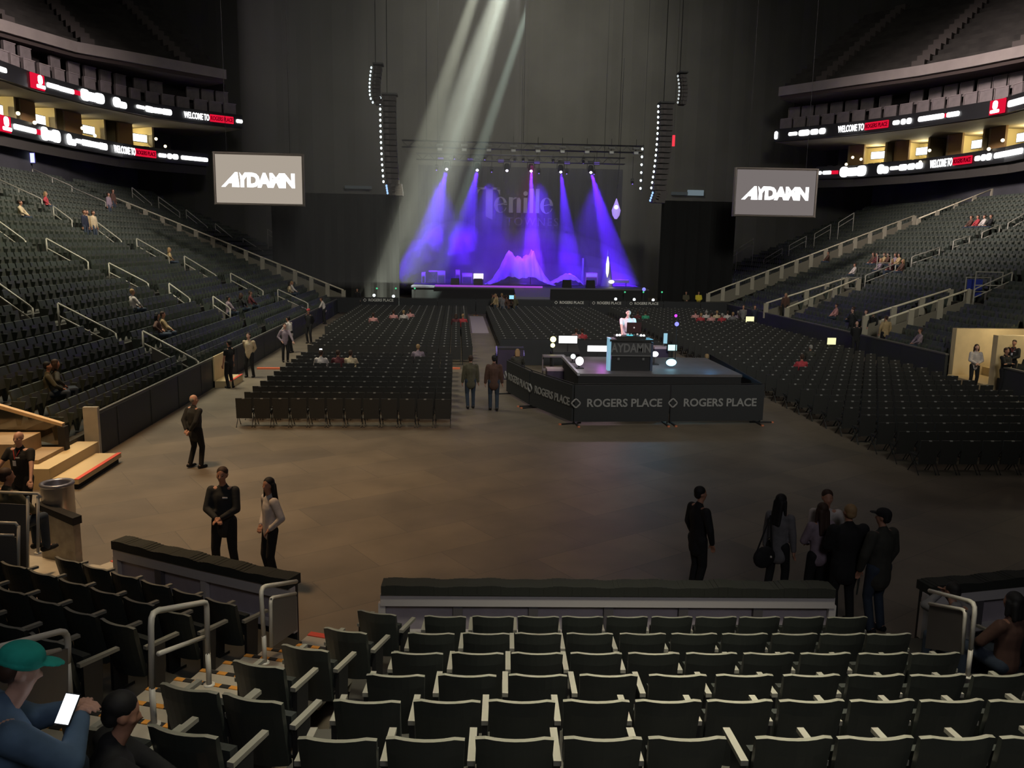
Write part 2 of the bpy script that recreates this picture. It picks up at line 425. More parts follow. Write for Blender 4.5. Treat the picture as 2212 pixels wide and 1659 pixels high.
# ---- striped stairs on the left
NOSE_O = mat('orange_tape', (.85, .38, .06), .6); NOSE_B = mat('black_tape', (.02, .02, .02), .6)
def stairs(name, path, zs, w, label, striped=True, step_mat=CONC):
    t = thing(name, label, 'stairs', (0, 0, 0))
    for i in range(len(zs)):
        a, b = path(i), path(i+1); d = (b-a); L_ = d.length; rz = math.atan2(-d.x, d.y)+PI; m = (a+b)/2
        mb = MB(); mb.box((m.x, m.y, zs[i]-.14), (w, L_+.02, .28), rz, 0); mb.build('step', step_mat, t)
        if striped:
            mb = MB(); dn = d.normalized(); per = Vector((-dn.y, dn.x, 0)); n = 11; e = a+dn*.035
            for k in range(n):
                q = e+per*(-w/2+w*(k+.5)/n); mb.box((q.x, q.y, zs[i]+.003), (w/n, .055, .012), rz, k % 2)
            mb.build('nosing', [NOSE_O, NOSE_B], t)
    return t
def pth(i):        # from the hall floor up towards the camera
    s = i/14.0; return Vector((-1.62-1.75*s, 9.75-5.6*s, 0))
stairs('striped_stairs', pth, [.40+.128*i for i in range(14)], 1.12, 'pale concrete stairs with orange and black striped edges between left seats')
def redstep(x, y, z, sx, sy, rz, label):
    t = thing('floor_step', label, 'step', (x, y, 0), rz)
    mb = MB(); mb.span(-sx/2, sx/2, -sy/2, sy/2, 0, z); mb.build('block', CONC, t)
    mb = MB(); mb.span(-sx/2, sx/2, sy/2-.10, sy/2+.004, z, z+.012); mb.build('nosing', RED, t)
    return t
redstep(-1.52, 10.15, .20, 1.05, .5, R(-20), 'pale step block with a red edge between left and middle rails')
redstep(5.55, 9.85, .20, .9, .5, R(4), 'pale step block right of the long middle rail')
p = G(255, 1235, .3); redstep(p.x, p.y, .35, .7, .45, R(-32), 'small pale step with red edge beside the steel pillar')

# ---- steel hand rails of the end stand
def rail(label, top, posts, mids=(), panel=None, r=.024, group='steel handrails in the near stand', cat='handrail', name='stair_handrail', m=None, pm=None):
    m = m or STEEL
    t = thing(name, label, cat, tuple(posts[0][1]), 0, group); o = Vector(posts[0][1])
    L = lambda p: Vector(p)-o
    mb = MB(); mb.tube([L(p) for p in top], r, 8); mb.build('top_rail', m, t, smooth=True)
    for a, b in posts:
        mb = MB(); mb.tube([L(a), L(b)], r, 8); mb.lathe([(.001, .012), (.05, .012), (.05, 0)], tuple(L(b)), 10); mb.build('post', m, t, smooth=True)
    for md in mids:
        mb = MB(); mb.tube([L(p) for p in md], r*.85, 8); mb.build('mid_rail', m, t, smooth=True)
    if panel:
        a, b, c, d = [L(p) for p in panel]; n = (b-a).cross(d-a).normalized()*.012
        mb = MB(); mb.hexa([a, b, b+n, a+n, d, c, c+n, d+n]); mb.build('panel', pm or PANEL, t)
    return t
def corner(a, c, b, k=.12):   # rounded corner between directions
    a, c, b = Vector(a), Vector(c), Vector(b); p = c+(a-c).normalized()*k; q = c+(b-c).normalized()*k
    return [p, p.lerp(c, .55).lerp(q, .12), p.lerp(q, .5).lerp(c, .45), q.lerp(c, .55).lerp(p, .12), q]
up = Vector((0, 0, 1))
A = G(333, 1565, 1.75); B = G(452, 1480, 1.5); A.z -= 0
At = D(325, 1322, A.y); Bt = D(446, 1300, B.y)
rail('tall steel handrail with one middle bar standing on the striped stairs', [A+up*.3]+corner(A, At, Bt)+corner(At, Bt, B, .06)+[B+up*.3],
     [(A+up*.31, A), (B+up*.31, B)], [[D(343, 1412, A.y), D(441, 1376, B.y)]])
A = G(572, 1432, 1.05); At = D(563, 1268, A.y); Bt = D(640, 1256, A.y+.95)
A2 = D(586, 1398, A.y+.1); A2t = D(584, 1292, A.y+.1); B2t = D(638, 1282, A.y+.95); B2 = D(640, 1360, A.y+.95)
rail('curved steel handrail with grey panel at the foot of the striped stairs', [A+up*.3]+corner(A, At, Bt)+[Bt], [(A+up*.31, A)],
     [[A2]+corner(A2, A2t, B2t, .08)+[B2t]], [A2, B2, B2t, A2t])
A = G(152, 1512, 1.95); At = D(146, 1360, A.y); Bt = D(-40, 1408, A.y-1.0); M1 = D(128, 1405, A.y-.1); M2 = D(-40, 1440, A.y-1.0)
rail('steel handrail with tall grey panel at the left edge behind the teal cap', [A+up*.3]+corner(A, At, Bt)+[Bt], [(A+up*.31, A)], [[M1, M2]],
     [D(152, 1560, A.y), D(-40, 1600, A.y-1.0), M2, D(150, 1400, A.y)])
A = G(2090, 1462, 1.05); At = D(2108, 1302, A.y); Bt = D(2008, 1276, A.y+.95)
A2 = D(2078, 1412, A.y+.15); A2t = D(2086, 1318, A.y+.15); B2t = D(2008, 1304, A.y+.95); B2 = D(1998, 1400, A.y+.95)
rail('curved steel handrail with dark panel at the right stairs', [A+up*.3]+corner(A, At, Bt)+[Bt], [(A+up*.31, A)],
     [[A2]+corner(A2, A2t, B2t, .08)+[B2t]], [A2, B2, B2t, A2t], pm=mat('dark_sheet_panel', (.10, .09, .085), .5, .2))
for (l, z, ya, tp, ps, md, pn) in (
    ('steel rail at the left edge in front of the seated person', 1.0, 10.9, [(-30, 1062), (82, 1066)], [(60, 1235), (82, 1195)], [], [(-30, 1235), (58, 1235), (58, 1090), (-30, 1085)]),
    ('low rounded steel rail with grey panel at the left edge', 1.1, 10.2, [(-30, 1128), (34, 1130)], [(40, 1232)], [[(-30, 1155), (30, 1156)]], [(-30, 1240), (38, 1236), (36, 1160), (-30, 1156)])):
    T = [D(x, y, ya) for x, y in tp]; PB = [D(x, y, ya) for x, y in ps]
    rail(l, T+[T[-1]+Vector((.03, 0, -.06))], [(D(x, tp[-1][1]+6, ya), b) for (x, y), b in zip(ps, PB)], [[D(x, y, ya) for x, y in m_] for m_ in md], [D(x, y, ya) for x, y in pn], r=.02)

# ---- walkway behind the left rail, steel pillar, bin, glass barrier
mb = MB(); mb.hexa([(p[0], p[1], 0) for p in ((-8.9, 10.5), (-5.2, 10.9), (-4.9, 12.2), (-8.9, 13.6))]+[(p[0], p[1], .45) for p in ((-8.9, 10.5), (-5.2, 10.9), (-4.9, 12.2), (-8.9, 13.6))])
struct(mb, 'floor_walkway_left', CONC)
t = thing('end_pillar', 'short steel and concrete pillar with a slanted dark cap beside the bin', 'pillar', tuple(G(162, 1222, .4)), R(-25))
mb = MB(); mb.span(-.10, .10, -.06, .06, 0, .72); mb.build('post', mat('scuffed_steel', (.32, .29, .24), .55, .3, noise=(6, .25)), t)
mb = MB(); mb.hexa([(-.62, -.05, 0), (-.1, -.05, 0), (-.1, .05, 0), (-.62, .05, 0), (-.62, -.05, .86), (-.1, -.05, .70), (-.1, .05, .70), (-.62, .05, .86)]); mb.build('wing_wall', MATS['scuffed_steel'], t)
mb = MB(); mb.hexa([(-.66, -.07, .84), (.12, -.08, .68), (.12, .08, .68), (-.66, .07, .84), (-.66, -.07, .93), (.12, -.08, .80), (.12, .08, .80), (-.66, .07, .93)]); mb.build('cap', BLACK, t)
t = thing('litter_bin', 'tall round stainless steel bin with open top beside the pillar', 'bin', (G(128, 1198, .45)+Vector((0, .1, 0))).to_tuple(), 0)
INOX = mat('stainless_steel', (.55, .53, .52), .28, .85)
mb = MB(); mb.lathe([(.001, .02), (.235, .02), (.235, 1.10)], (0, 0, 0), 28); mb.build('body', INOX, t, smooth=True)
mb = MB(); mb.lathe([(.235, 1.10), (.25, 1.12), (.245, 1.15), (.19, 1.15), (.18, 1.12), (.18, .7), (.001, .7)], (0, 0, 0), 28, 0); mb.build('rim', [mat('bin_rim', (.35, .35, .42), .3, .7)], t, smooth=True)
mb = MB(); mb.lathe([(.24, 0), (.24, .04), (.22, .05)], (0, 0, 0), 28); mb.build('base_ring', BLACK, t)

# glass barrier with wooden cap at the mouth of the left stand
a = D(-20, 868, 19.5); b = D(137, 914, 19.5)
t = thing('glass_barrier', 'glass barrier with a sloping pale wooden cap at the left edge', 'barrier', (b.x, b.y, 0))
o = Vector((b.x, b.y, 0))
WOOD = mat('pale_wood', (.72, .50, .28), .5, noise=(4, .12))
mb = MB(); mb.hexa([a-o+Vector((0, -.07, -.09)), b-o+Vector((0, -.07, -.07)), b-o+Vector((0, .07, -.07)), a-o+Vector((0, .07, -.09)), a-o+Vector((0, -.07, 0)), b-o+Vector((0, -.07, 0)), b-o+Vector((0, .07, 0)), a-o+Vector((0, .07, 0))])
mb.build('cap', WOOD, t)
def glass_mat():
    m = bpy.data.materials.new('tinted_glass'); m.use_nodes = True; nt = m.node_tree; nt.nodes.remove(nt.nodes['Principled BSDF'])
    tr = nt.nodes.new('ShaderNodeBsdfTransparent'); tr.inputs[0].default_value = (.72, .66, .56, 1)
    gl = nt.nodes.new('ShaderNodeBsdfGlossy'); gl.inputs[0].default_value = (.8, .75, .65, 1); gl.inputs['Roughness'].default_value = .08
    mx = nt.nodes.new('ShaderNodeMixShader'); mx.inputs[0].default_value = .12
    nt.links.new(tr.outputs[0], mx.inputs[1]); nt.links.new(gl.outputs[0], mx.inputs[2]); nt.links.new(mx.outputs[0], nt.nodes['Material Output'].inputs['Surface'])
    return m
GLASS = glass_mat()
mb = MB(); zb = .55; mb.hexa([(a.x-o.x, -.01, .9), (-.05, -.01, zb), (-.05, .01, zb), (a.x-o.x, .01, .9), (a.x-o.x, -.01, a.z-.09), (-.05, -.01, b.z-.07), (-.05, .01, b.z-.07), (a.x-o.x, .01, a.z-.09)])
mb.build('pane', GLASS, t)
mb = MB(); mb.span(-.10, .06, -.10, .10, 0, b.z-.07); mb.build('end_post', BLACK, t)
# tan side wall and steps that lead up into the left stand
mb = MB(); mb.span(-9.6, -9.1, 18.2, 19.4, 0, .55); mb.span(-12.5, -9.6, 18.2, 19.4, 0, .9); struct(mb, 'floor_portal_left', mat('tan_concrete', (.42, .30, .18), .8, noise=(1.5, .15)))
t = thing('stand_steps', 'two pale steps with a bright red edge leading into the left stand', 'steps', (-8.55, 18.75, 0), 0)
mb = MB(); mb.span(-.75, -.15, -.95, 1.55, 0, .46); mb.build('upper_step', mat('cream_concrete', (.66, .52, .30), .7), t)
mb = MB(); mb.span(-.15, .45, -.95, 1.35, .12, .22); mb.build('lower_step', MATS['cream_concrete'], t)
mb = MB(); mb.span(.36, .455, -.95, 1.35, .22, .235); mb.build('nosing', RED, t)
mb = MB(); mb.span(-.1, .40, -.9, 1.3, 0, .12); mb.build('skirt', BLACK, t)
# ================================================================ SIDE STANDS: seats, rails
def interp(tab, x):
    if x <= tab[0][0]:
        (a, b), (c, d) = tab[0], tab[1]
    elif x >= tab[-1][0]:
        (a, b), (c, d) = tab[-2], tab[-1]
    else:
        for (a, b), (c, d) in zip(tab[:-1], tab[1:]):
            if a <= x <= c: break
    return b+(d-b)*(x-a)/(c-a)
AIS_L = [[(9.9, 29.5), (12.2, 28.3), (14, 27.5), (22, 25.5)], [(9.5, 41.6), (11.4, 41.0), (12.8, 39.6), (14.7, 38.5), (17, 37.8), (18.8, 37), (25, 35.6)],
         [(10.3, 53.0), (12.5, 50.9), (14.8, 49.3), (17, 48.3), (19, 47.3), (21, 46.7), (27, 45.6)]]
AIS_R = [[(20, 41.5), (27, 40.2), (40, 39)], [(20, 53.4), (28, 52.2), (40, 50.2)]]
def in_aisle(side, X, y):
    for tb in (AIS_L if side < 0 else AIS_R):
        yy = interp(tb, abs(X))
        wd = .62 if side < 0 else (1.5 if X < 26 else .65)
        if abs(y-yy) < wd: return True
    return False
SEATG = mat('stand_seat', (.050, .062, .050), .55, noise=(.6, .3), spec=.6)
SEAT_CATCH = mat('stand_seat_light_catch', (.085, .092, .072), .5)  # paler tone stands in for light caught on folded seats
def stand_seat(mb, x, y, z, s):      # s=+1 seat faces +x
    w_ = .225
    def P(dx, dy, dz): return (x+s*dx, y+dy, z+dz)
    def hx(a, m):
        if s < 0: a = [a[i] for i in (1, 0, 3, 2, 5, 4, 7, 6)]
        mb.hexa([P(*q) for q in a], m)
    hx([(-.06, -w_, .32), (-.02, -w_, .32), (-.02, w_, .32), (-.06, w_, .32), (-.20, -w_, .84), (-.15, -w_, .84), (-.15, w_, .84), (-.20, w_, .84)], 0)
    hx([(.02, -w_+.02, .34), (.10, -w_+.02, .38), (.10, w_-.02, .38), (.02, w_-.02, .34), (-.02, -w_+.02, .66), (.05, -w_+.02, .68), (.05, w_-.02, .68), (-.02, w_-.02, .66)], 1)
    hx([(-.04, -w_-.03, .02), (.04, -w_-.03, .02), (.04, -w_, .02), (-.04, -w_, .02), (-.14, -w_-.03, .60), (.20, -w_-.03, .59), (.20, -w_, .59), (-.14, -w_, .60)], 0)
rest = MB(); one = MB(); stand_seat(one, 0, 0, 0, 1)
me_ss = one.mesh('stand_seat', [SEATG, SEAT_CATCH])
first = None; nind = 0; cnt = {}
SEATTYPE = []
for side, y0, y1 in ((-1, 19.9, 63.2), (-1, 64.3, 81), (1, 33.9, 63.8), (1, 20.3, 30.3), (1, 64.9, 81)):
    for r in range(NROW):
        x = row_x(side, r); z = row_z(r); n = int((y1-y0)/.535)
        for i in range(n):
            y = y0+.27+i*.535
            if in_aisle(side, x, y): continue
            if side < 0 and y < 19.9+.5*(abs(x)-10): continue      # nothing of these falls inside the picture
            if side < 0 and r < 8 and y < 33.0 and nind < 192:
                o = bpy.data.objects.new('stadium_seat', me_ss); C.objects.link(o); o.location = (x, y, z); nind += 1
                cnt[r] = cnt.get(r, 0)+1
                tag(o, 'folded seat, left side stand, %s row above boards, %s from near end' % (ORD[r+1], ORD[cnt[r]]), 'seat', 'near seats of the left side stand')
            else:
                stand_seat(rest, x, y, z, -side)
o = rest.build('stadium_seats', [SEATG, SEAT_CATCH]); tag(o, 'rows upon rows of dark folded seats in both side stands', 'seats', 'side stand seats', 'stuff')

def side_rail(label, p, q, side, Y, panel=False, long_=False):
    """p,q = photo points of the rail's two ends, seen at distance Y along the hall"""
    a, b = D(*p, Y), D(*q, Y)
    if abs(a.x) < abs(b.x): a, b = b, a       # a = upper end
    def ground(x): 
        d = (LX0+.3-x) if side < 0 else (x-RX0+.3); r = max(0, math.floor(d/.84)); return row_z(r)
    out = 'handrails in the left side stand' if side < 0 else 'handrails in the right side stand'
    c = b+Vector((0, 0, -.3)); posts = []
    n = max(1, int(round(abs(a.x-b.x)/1.5)))
    for i in range(n+1):
        t_ = a.lerp(b, i/n); gz = ground(t_.x)
        if gz < t_.z-.12: posts.append((t_.copy(), Vector((t_.x, Y, gz))))
    if not posts: posts = [(b, Vector((b.x, Y, b.z-.9)))]
    dm = Vector((0, 0, -.42)) if not long_ else Vector((0, 0, -.30))
    pn = None
    if panel: pn = [a.lerp(b, .15)+Vector((0, 0, -.85)), a.lerp(b, .7)+Vector((0, 0, -.85)), a.lerp(b, .7)+dm, a.lerp(b, .15)+dm]
    return rail(label, [a]+corner(a, b, b+Vector((0, 0, -.5)), .12), [(x, y) for x, y in posts], [[a+dm, b+dm]], pn, r=.034, group=out, m=RAILP)
LR = [
 ('lowest rail of the nearest aisle, with panel', (308, 715), (428, 780), 29.3, 1), ('second rail up in the nearest aisle', (125, 655), (250, 720), 28.3, 0),
 ('third rail up in the nearest aisle, at the photo edge', (-20, 600), (70, 665), 27.6, 1),
 ('lowest rail of the middle aisle, lilac panel', (460, 640), (497, 666), 41.2, 1), ('second rail up in the middle aisle', (365, 612), (410, 645), 39.5, 0),
 ('third rail up in the middle aisle, with panel', (235, 568), (320, 612), 38.5, 1), ('fourth rail up in the middle aisle', (100, 515), (190, 565), 37.8, 0),
 ('fifth rail up in the middle aisle, at the photo edge', (-20, 465), (55, 520), 37.1, 0),
 ('lowest rail of the far aisle, with panel', (600, 625), (665, 655), 52.3, 1), ('second rail up in the far aisle', (498, 590), (568, 628), 50.9, 0),
 ('third rail up in the far aisle, with panel', (398, 553), (467, 595), 49.3, 1), ('fourth rail up in the far aisle', (295, 515), (365, 555), 48.3, 0),
 ('fifth rail up in the far aisle', (210, 480), (262, 520), 47.3, 0), ('short topmost rail in the far aisle', (115, 445), (155, 475), 46.7, 0),
 ('upper double rail at the photo edge', (-10, 384), (90, 430), 48.4, 0), ('topmost rail below the blue television', (70, 365), (155, 402), 58.7, 0),
 ('rail behind the red-shirted sitter', (155, 405), (228, 436), 58.2, 0),
 ('dim rail beyond the long pale rail, highest', (285, 405), (327, 440), 70, 0), ('dim rail beyond the long pale rail, second highest', (342, 425), (388, 458), 71, 0),
 ('dim rail beyond the long pale rail, middle', (402, 453), (448, 490), 72, 0), ('dim rail beyond the long pale rail, low', (465, 483), (508, 518), 73, 0),
 ('dim rail beyond the long pale rail, lowest', (525, 515), (572, 545), 74, 0), ('tall dim rail descending beside the black drapes', (578, 495), (703, 580), 77, 0)]
for l, p, q, Y, pn in LR: side_rail('pale handrail, left stand, '+l, p, q, -1, Y, bool(pn))
RRL = [('between the two entrances, lowest', (1870, 595), (1935, 570), 51.8, 1), ('second of the far aisle', (1970, 555), (2030, 535), 51.3, 0), ('third of the far aisle', (2060, 520), (2095, 510), 51.0, 0),
 ('fourth of the far aisle', (2122, 502), (2160, 486), 50.5, 0), ('tall one above the near entrance', (2105, 625), (2187, 588), 39.9, 1), ('highest near the photo edge', (2178, 482), (2225, 455), 50.2, 0),
 ('dim rail under the right screen, lowest', (1520, 583), (1628, 516), 76, 0), ('dim rail right of the lowest dim one', (1650, 560), (1690, 536), 74, 0), ('dim rail below the right screen corner', (1705, 530), (1742, 510), 73, 0),
 ('dim rail right of the screen, middle', (1760, 505), (1795, 485), 72, 0), ('dim rail right of the screen, high', (1812, 480), (1845, 460), 71, 0)]
for l, p, q, Y, pn in RRL: side_rail('pale handrail, right stand, '+l, p, q, 1, Y, bool(pn))

def parapet(label, p, q, side, Y, wallc, h=.5):
    a, b = D(*p, Y), D(*q, Y)
    if abs(a.x) < abs(b.x): a, b = b, a
    t = thing('stair_parapet', label, 'parapet', (b.x, Y, 0), 0, 'sloping stair parapets'); o = Vector((b.x, Y, 0))
    a, b = a-o, b-o
    mb = MB(); mb.tube([a, b], .055, 8); mb.build('top_rail', mat('bright_rail', (.92, .84, .62), .5), t, smooth=True)
    mb = MB(); mb.hexa([(a.x, -.06, a.z-1.3), (b.x, -.06, b.z-1.3), (b.x, .06, b.z-1.3), (a.x, .06, a.z-1.3), (a.x, -.06, a.z-h), (b.x, -.06, b.z-h), (b.x, .06, b.z-h), (a.x, .06, a.z-h)])
    mb.build('low_wall', wallc, t)
    n = max(2, int(abs(a.x-b.x)/1.15))
    for i in range(n+1):
        c = a.lerp(b, i/n); mb = MB(); mb.box((c.x, 0, c.z-.5), (.30, .13, 1.0)); mb.build('pier', mat('pale_pier', (.46, .42, .32), .7), t)
    return t
PW = mat('parapet_wall', (.22, .20, .15), .8)
parapet('long pale sloping parapet closing the left side stand', (240, 424), (742, 627), -1, 63.6, PW, .35)
parapet('long pale sloping parapet closing the right side stand', (1975, 466), (1530, 634), 1, 64.2, PW, .35)
parapet('upper end of the right closing parapet near the photo edge', (2145, 408), (1985, 472), 1, 63.0, PW, .5)
parapet('farther parapet of the far right entrance', (1830, 600), (1655, 655), 1, 54.7, PW)
parapet('nearer parapet of the far right entrance', (1855, 602), (1700, 665), 1, 52.0, PW)
parapet('farther parapet of the near right entrance', (2053, 625), (1870, 682), 1, 42.4, PW)
parapet('nearer parapet of the near right entrance', (2095, 625), (1905, 692), 1, 40.5, PW)
# pale stairs in the right entrances and at the rows
for k, (y, x1) in enumerate(((53.4, 26), (41.5, 26.5))):
    t = thing('entrance_stairs', 'pale concrete stairs inside the %s right entrance' % ('far' if k == 0 else 'near'), 'stairs', (21.2, y, 0))
    for r in range(0, 13):
        mb = MB(); mb.span(.42*r, .42*r+.44, -.75, .75, .25+.185*r, .50+.185*r); mb.build('step', mat('dim_cream_step', (.30, .27, .19), .8), t)
for k, (p, w_, h_, Y) in enumerate((((1836, 640), 1.3, 1.2, 52.8), ((2108, 655), 1.3, 1.3, 40.6), ((1908, 582), .9, .9, 52.0), ((2132, 640), 1.4, 1.2, 40))):
    b_ = D(p[0], p[1], Y)
    t = thing('gate_frame', 'small pale square gate, %s, right stand' % ['by the far entrance stairs', 'with a blue poster by the near entrance stairs', 'right of the far entrance', 'far right beside the tall rail'][k], 'gate', (b_.x, Y, b_.z))
    mb = MB(); mb.tube([(-w_/2, 0, 0), (-w_/2, 0, h_), (w_/2, 0, h_), (w_/2, 0, 0)], .035, 6); mb.build('frame', RAILP, t)
    mb = MB(); mb.tube([(-w_/2, 0, h_*.45), (w_/2, 0, h_*.45)], .03, 6); mb.build('bar', RAILP, t)
    if k == 1:
        mb = MB(); mb.span(-.55, .25, .02, .04, .35, 1.2); mb.build('poster', mat('blue_poster', (.03, .05, .35), .5), t)

# right near portal: tan wall seen between the two ushers
mb = MB()
mb.span(20.9, 24.5, 33.3, 33.6, 0, 2.2); mb.span(20.9, 24.5, 30.6, 30.9, 0, 2.2)
mb.span(24.4, 24.7, 30.6, 33.6, 0, 3.4)
struct(mb, 'wall_portal_right', mat('portal_cream', (.70, .56, .33), .8, noise=(1.5, .1)))
mb = MB(); mb.span(20.7, 24.4, 30.9, 33.3, .0, .25); mb.span(22.2, 24.4, 30.9, 33.3, .25, .6); struct(mb, 'floor_portal_right', MATS['cream_concrete'])
point('portal_lamp_right', (22.6, 32.1, 2.7), 34, (1, .82, .5))
area('portal_area_right', (22.4, 29.3, 4.2), .8, 60, (1, .82, .5))

# ================================================================ RIBBON BOARDS, SUITES, UPPER DECK
def poly_from(tab, z): return [(px, G(px, py, z)) for px, py in tab]
LU = poly_from([(-90, 122), (0, 149), (75, 176), (200, 210), (330, 238), (430, 252), (524, 263)], 15.5)
LL = poly_from([(-90, 240), (0, 266), (100, 290), (170, 306), (265, 325), (350, 336), (450, 346)], 12.3)
RU = poly_from([(1672, 293), (1760, 285), (1860, 275), (1960, 262), (2060, 247), (2160, 231), (2212, 216), (2300, 196)], 15.5)
RL = poly_from([(1762, 374), (1840, 371), (1910, 365), (1960, 361), (2080, 347), (2170, 334), (2212, 325), (2300, 310)], 12.3)
def outn(P, i, side):
    a = P[max(i-1, 0)][1]; b = P[min(i+1, len(P)-1)][1]; d = (b-a).normalized(); n = Vector((-d.y, d.x, 0))
    if n.x*side < 0: n = -n
    return n
def sweep(mb, P, side, o0, o1, z0, z1, mi=0, i0=0, i1=None):
    i1 = len(P)-1 if i1 is None else i1
    for i in range(i0, i1):
        a, b = P[i][1], P[i+1][1]; na, nb = outn(P, i, side), outn(P, i+1, side)
        q = [a+na*o0, b+nb*o0, b+nb*o1, a+na*o1]
        if (q[1]-q[0]).cross(q[2]-q[0]).z < 0: q = [q[1], q[0], q[3], q[2]]
        mb.hexa([(v.x, v.y, z0) for v in q]+[(v.x, v.y, z1) for v in q], mi)
def at_px(P, px):
    for (x0, a), (x1, b) in zip(P[:-1], P[1:]):
        if x0 <= px <= x1:
            return a.lerp(b, (px-x0)/(x1-x0)), (b-a).normalized()
    return (P[0][1] if px < P[0][0] else P[-1][1]), (P[1][1]-P[0][1]).normalized()
WG = glow('white_led', (1, 1, 1), 3.2); RG = glow('red_led', (1, .01, .05), .75); DR = glow('dark_red_led', (.22, 0, .01), .6)
def orient(o, pos, ux, nz):
    uy = Vector((0, 0, 1)); M = Matrix((ux, uy, nz)).transposed().to_4x4(); M.translation = pos; o.matrix_world = M
def plate(parent, P, px0, px1, zc, h, m, side, name='lettering', rounded=.35, off=.06):
    a, t = at_px(P, px0); b, _ = at_px(P, px1); ux = (b-a).normalized(); ux.z = 0; ux.normalize(); L_ = (Vector((b.x, b.y, 0))-Vector((a.x, a.y, 0))).length
    nz = ux.cross(Vector((0, 0, 1)))
    mb = MB(); rr = min(h*rounded, L_/2*.9); pts = []
    for cx, cy_, a0 in ((L_/2-rr, -h/2+rr, -90), (L_/2-rr, h/2-rr, 0), (-L_/2+rr, h/2-rr, 90), (-L_/2+rr, -h/2+rr, 180)):
        for k in range(4): pts.append((cx+rr*math.cos(R(a0+30*k)), cy_+rr*math.sin(R(a0+30*k))))
    mb.prism(pts, (0, 0, 0), (1, 0, 0), (0, 1, 0), .04)
    o = mb.build(name, m); m_ = (a+b)/2; n = -outn(P, 0, side)
    # front normal faces the arena
    nz2 = Vector((-ux.y, ux.x, 0)); nz2 = nz2 if nz2.x*side < 0 else -nz2
    uxx = ux if ux.cross(Vector((0, 0, 1))).dot(nz2) > 0 else -ux
    orient(o, Vector((m_.x, m_.y, zc))+nz2*off, uxx, nz2)
    o.parent = parent; return o, L_, Vector((m_.x, m_.y, zc))+nz2*(off+.06), uxx, nz2
def words(parent, P, px0, px1, zc, h, s, m, side, off=.10):
    o, L_, pos, ux, nz = plate(parent, P, px0, px1, zc, .1, m, side)
    me = o.data; bpy.data.objects.remove(o); bpy.data.meshes.remove(me)
    me = text_mesh(s, 1.0, .02, .012); me.materials.clear(); me.materials.append(m)
    xs = [v.co.x for v in me.vertices]; ys = [v.co.y for v in me.vertices]; wx = max(xs)-min(xs); hy = max(ys)-min(ys); cx = (max(xs)+min(xs))/2; cyy = (max(ys)+min(ys))/2
    for v in me.vertices: v.co.x = (v.co.x-cx)*L_/wx; v.co.y = (v.co.y-cyy)*h/hy
    t = bpy.data.objects.new('lettering', me); C.objects.link(t); orient(t, pos+nz*off*0, ux, nz); t.parent = parent; return t
def ribbon(label, P, side, zc, items):
    t = thing('ribbon_board', label, 'led ribbon board', (0, 0, 0)); mb = MB(); sweep(mb, P, side, 0, .35, zc-.55, zc+.55, 0)
    mb.build('housing', mat('ribbon_housing', (.012, .012, .014), .4), t)
    for it in items:
        k = it[0]
        if k == 'w': plate(t, P, it[1], it[2], zc+it[3], it[4], WG, side)
        elif k == 't': words(t, P, it[1], it[2], zc, it[4], it[3], WG, side)
        elif k == 'r': plate(t, P, it[1], it[2], zc, it[3], RG, side, rounded=.1)
        elif k == 'RP':
            plate(t, P, it[1], it[2], zc, .60, RG, side, 'red_panel', rounded=.08); words(t, P, it[1]+2, it[2]-2, zc, .34, 'ROGERS PLACE', DR, side)
        elif k == 'logo':
            plate(t, P, it[1], it[2], zc, 1.0, RG, side, 'red_panel', rounded=.05)
            x0 = it[1]+(it[2]-it[1])*.35; x1 = it[1]+(it[2]-it[1])*.65
            plate(t, P, x0, x1, zc+.12, .6, WG, side, off=.30); plate(t, P, x0-4, x1+5, zc-.32, .22, WG, side, off=.30)
    return t
ribbon('upper black ribbon board on the left with white and red lettering', LU, -1, 15.5,
  [('w', -12, 11, 0, .3), ('logo', 62, 92), ('w', 97, 124, 0, .32), ('w', 122, 155, -.02, .32), ('r', 156, 169, .32), ('w', 170, 190, 0, .8), ('w', 186, 206, -.02, .62), ('w', 202, 222, 0, .74),
   ('w', 240, 256, 0, .72), ('w', 252, 269, -.12, .48), ('w', 291, 309, .02, .26), ('w', 311, 330, 0, .46), ('w', 328, 350, 0, .42), ('w', 348, 369, 0, .46), ('t', 395, 450, 'WELCOME TO', .52), ('RP', 452, 503), ('w', 509, 523, 0, .3)])
ribbon('lower black ribbon board on the left with white and red lettering', LL, -1, 12.3,
  [('logo', -14, 19), ('w', 25, 50, 0, .34), ('w', 48, 74, 0, .34), ('r', 75, 84, .34), ('w', 85, 102, 0, .9), ('w', 98, 113, -.05, .66), ('w', 109, 127, 0, .84), ('w', 141, 152, 0, .78), ('w', 149, 161, -.16, .44),
   ('w', 161, 173, .02, .3), ('w', 174, 195, 0, .44), ('w', 192, 213, 0, .42), ('w', 210, 228, 0, .5), ('t', 242, 289, 'WELCOME TO', .58), ('RP', 290, 335), ('w', 341, 358, 0, .32), ('w', 360, 370, 0, .44), ('w', 371, 383, 0, .44), ('w', 389, 418, 0, .34), ('w', 415, 448, 0, .34)])
ribbon('upper black ribbon board on the right with white and red lettering', RU, 1, 15.5,
  [('w', 1674, 1681, 0, .7), ('w', 1705, 1724, 0, .3), ('w', 1727, 1750, 0, .5), ('w', 1752, 1769, 0, .46), ('w', 1771, 1785, 0, .5), ('t', 1813, 1868, 'WELCOME TO', .55), ('RP', 1870, 1922), ('w', 1931, 1945, 0, .34), ('w', 1948, 1958, 0, .44), ('w', 1960, 1971, 0, .46),
   ('w', 1986, 2042, 0, .38), ('r', 2043, 2046, .3), ('w', 2047, 2075, 0, .36), ('logo', 2141, 2175), ('w', 2180, 2230, 0, .44)])
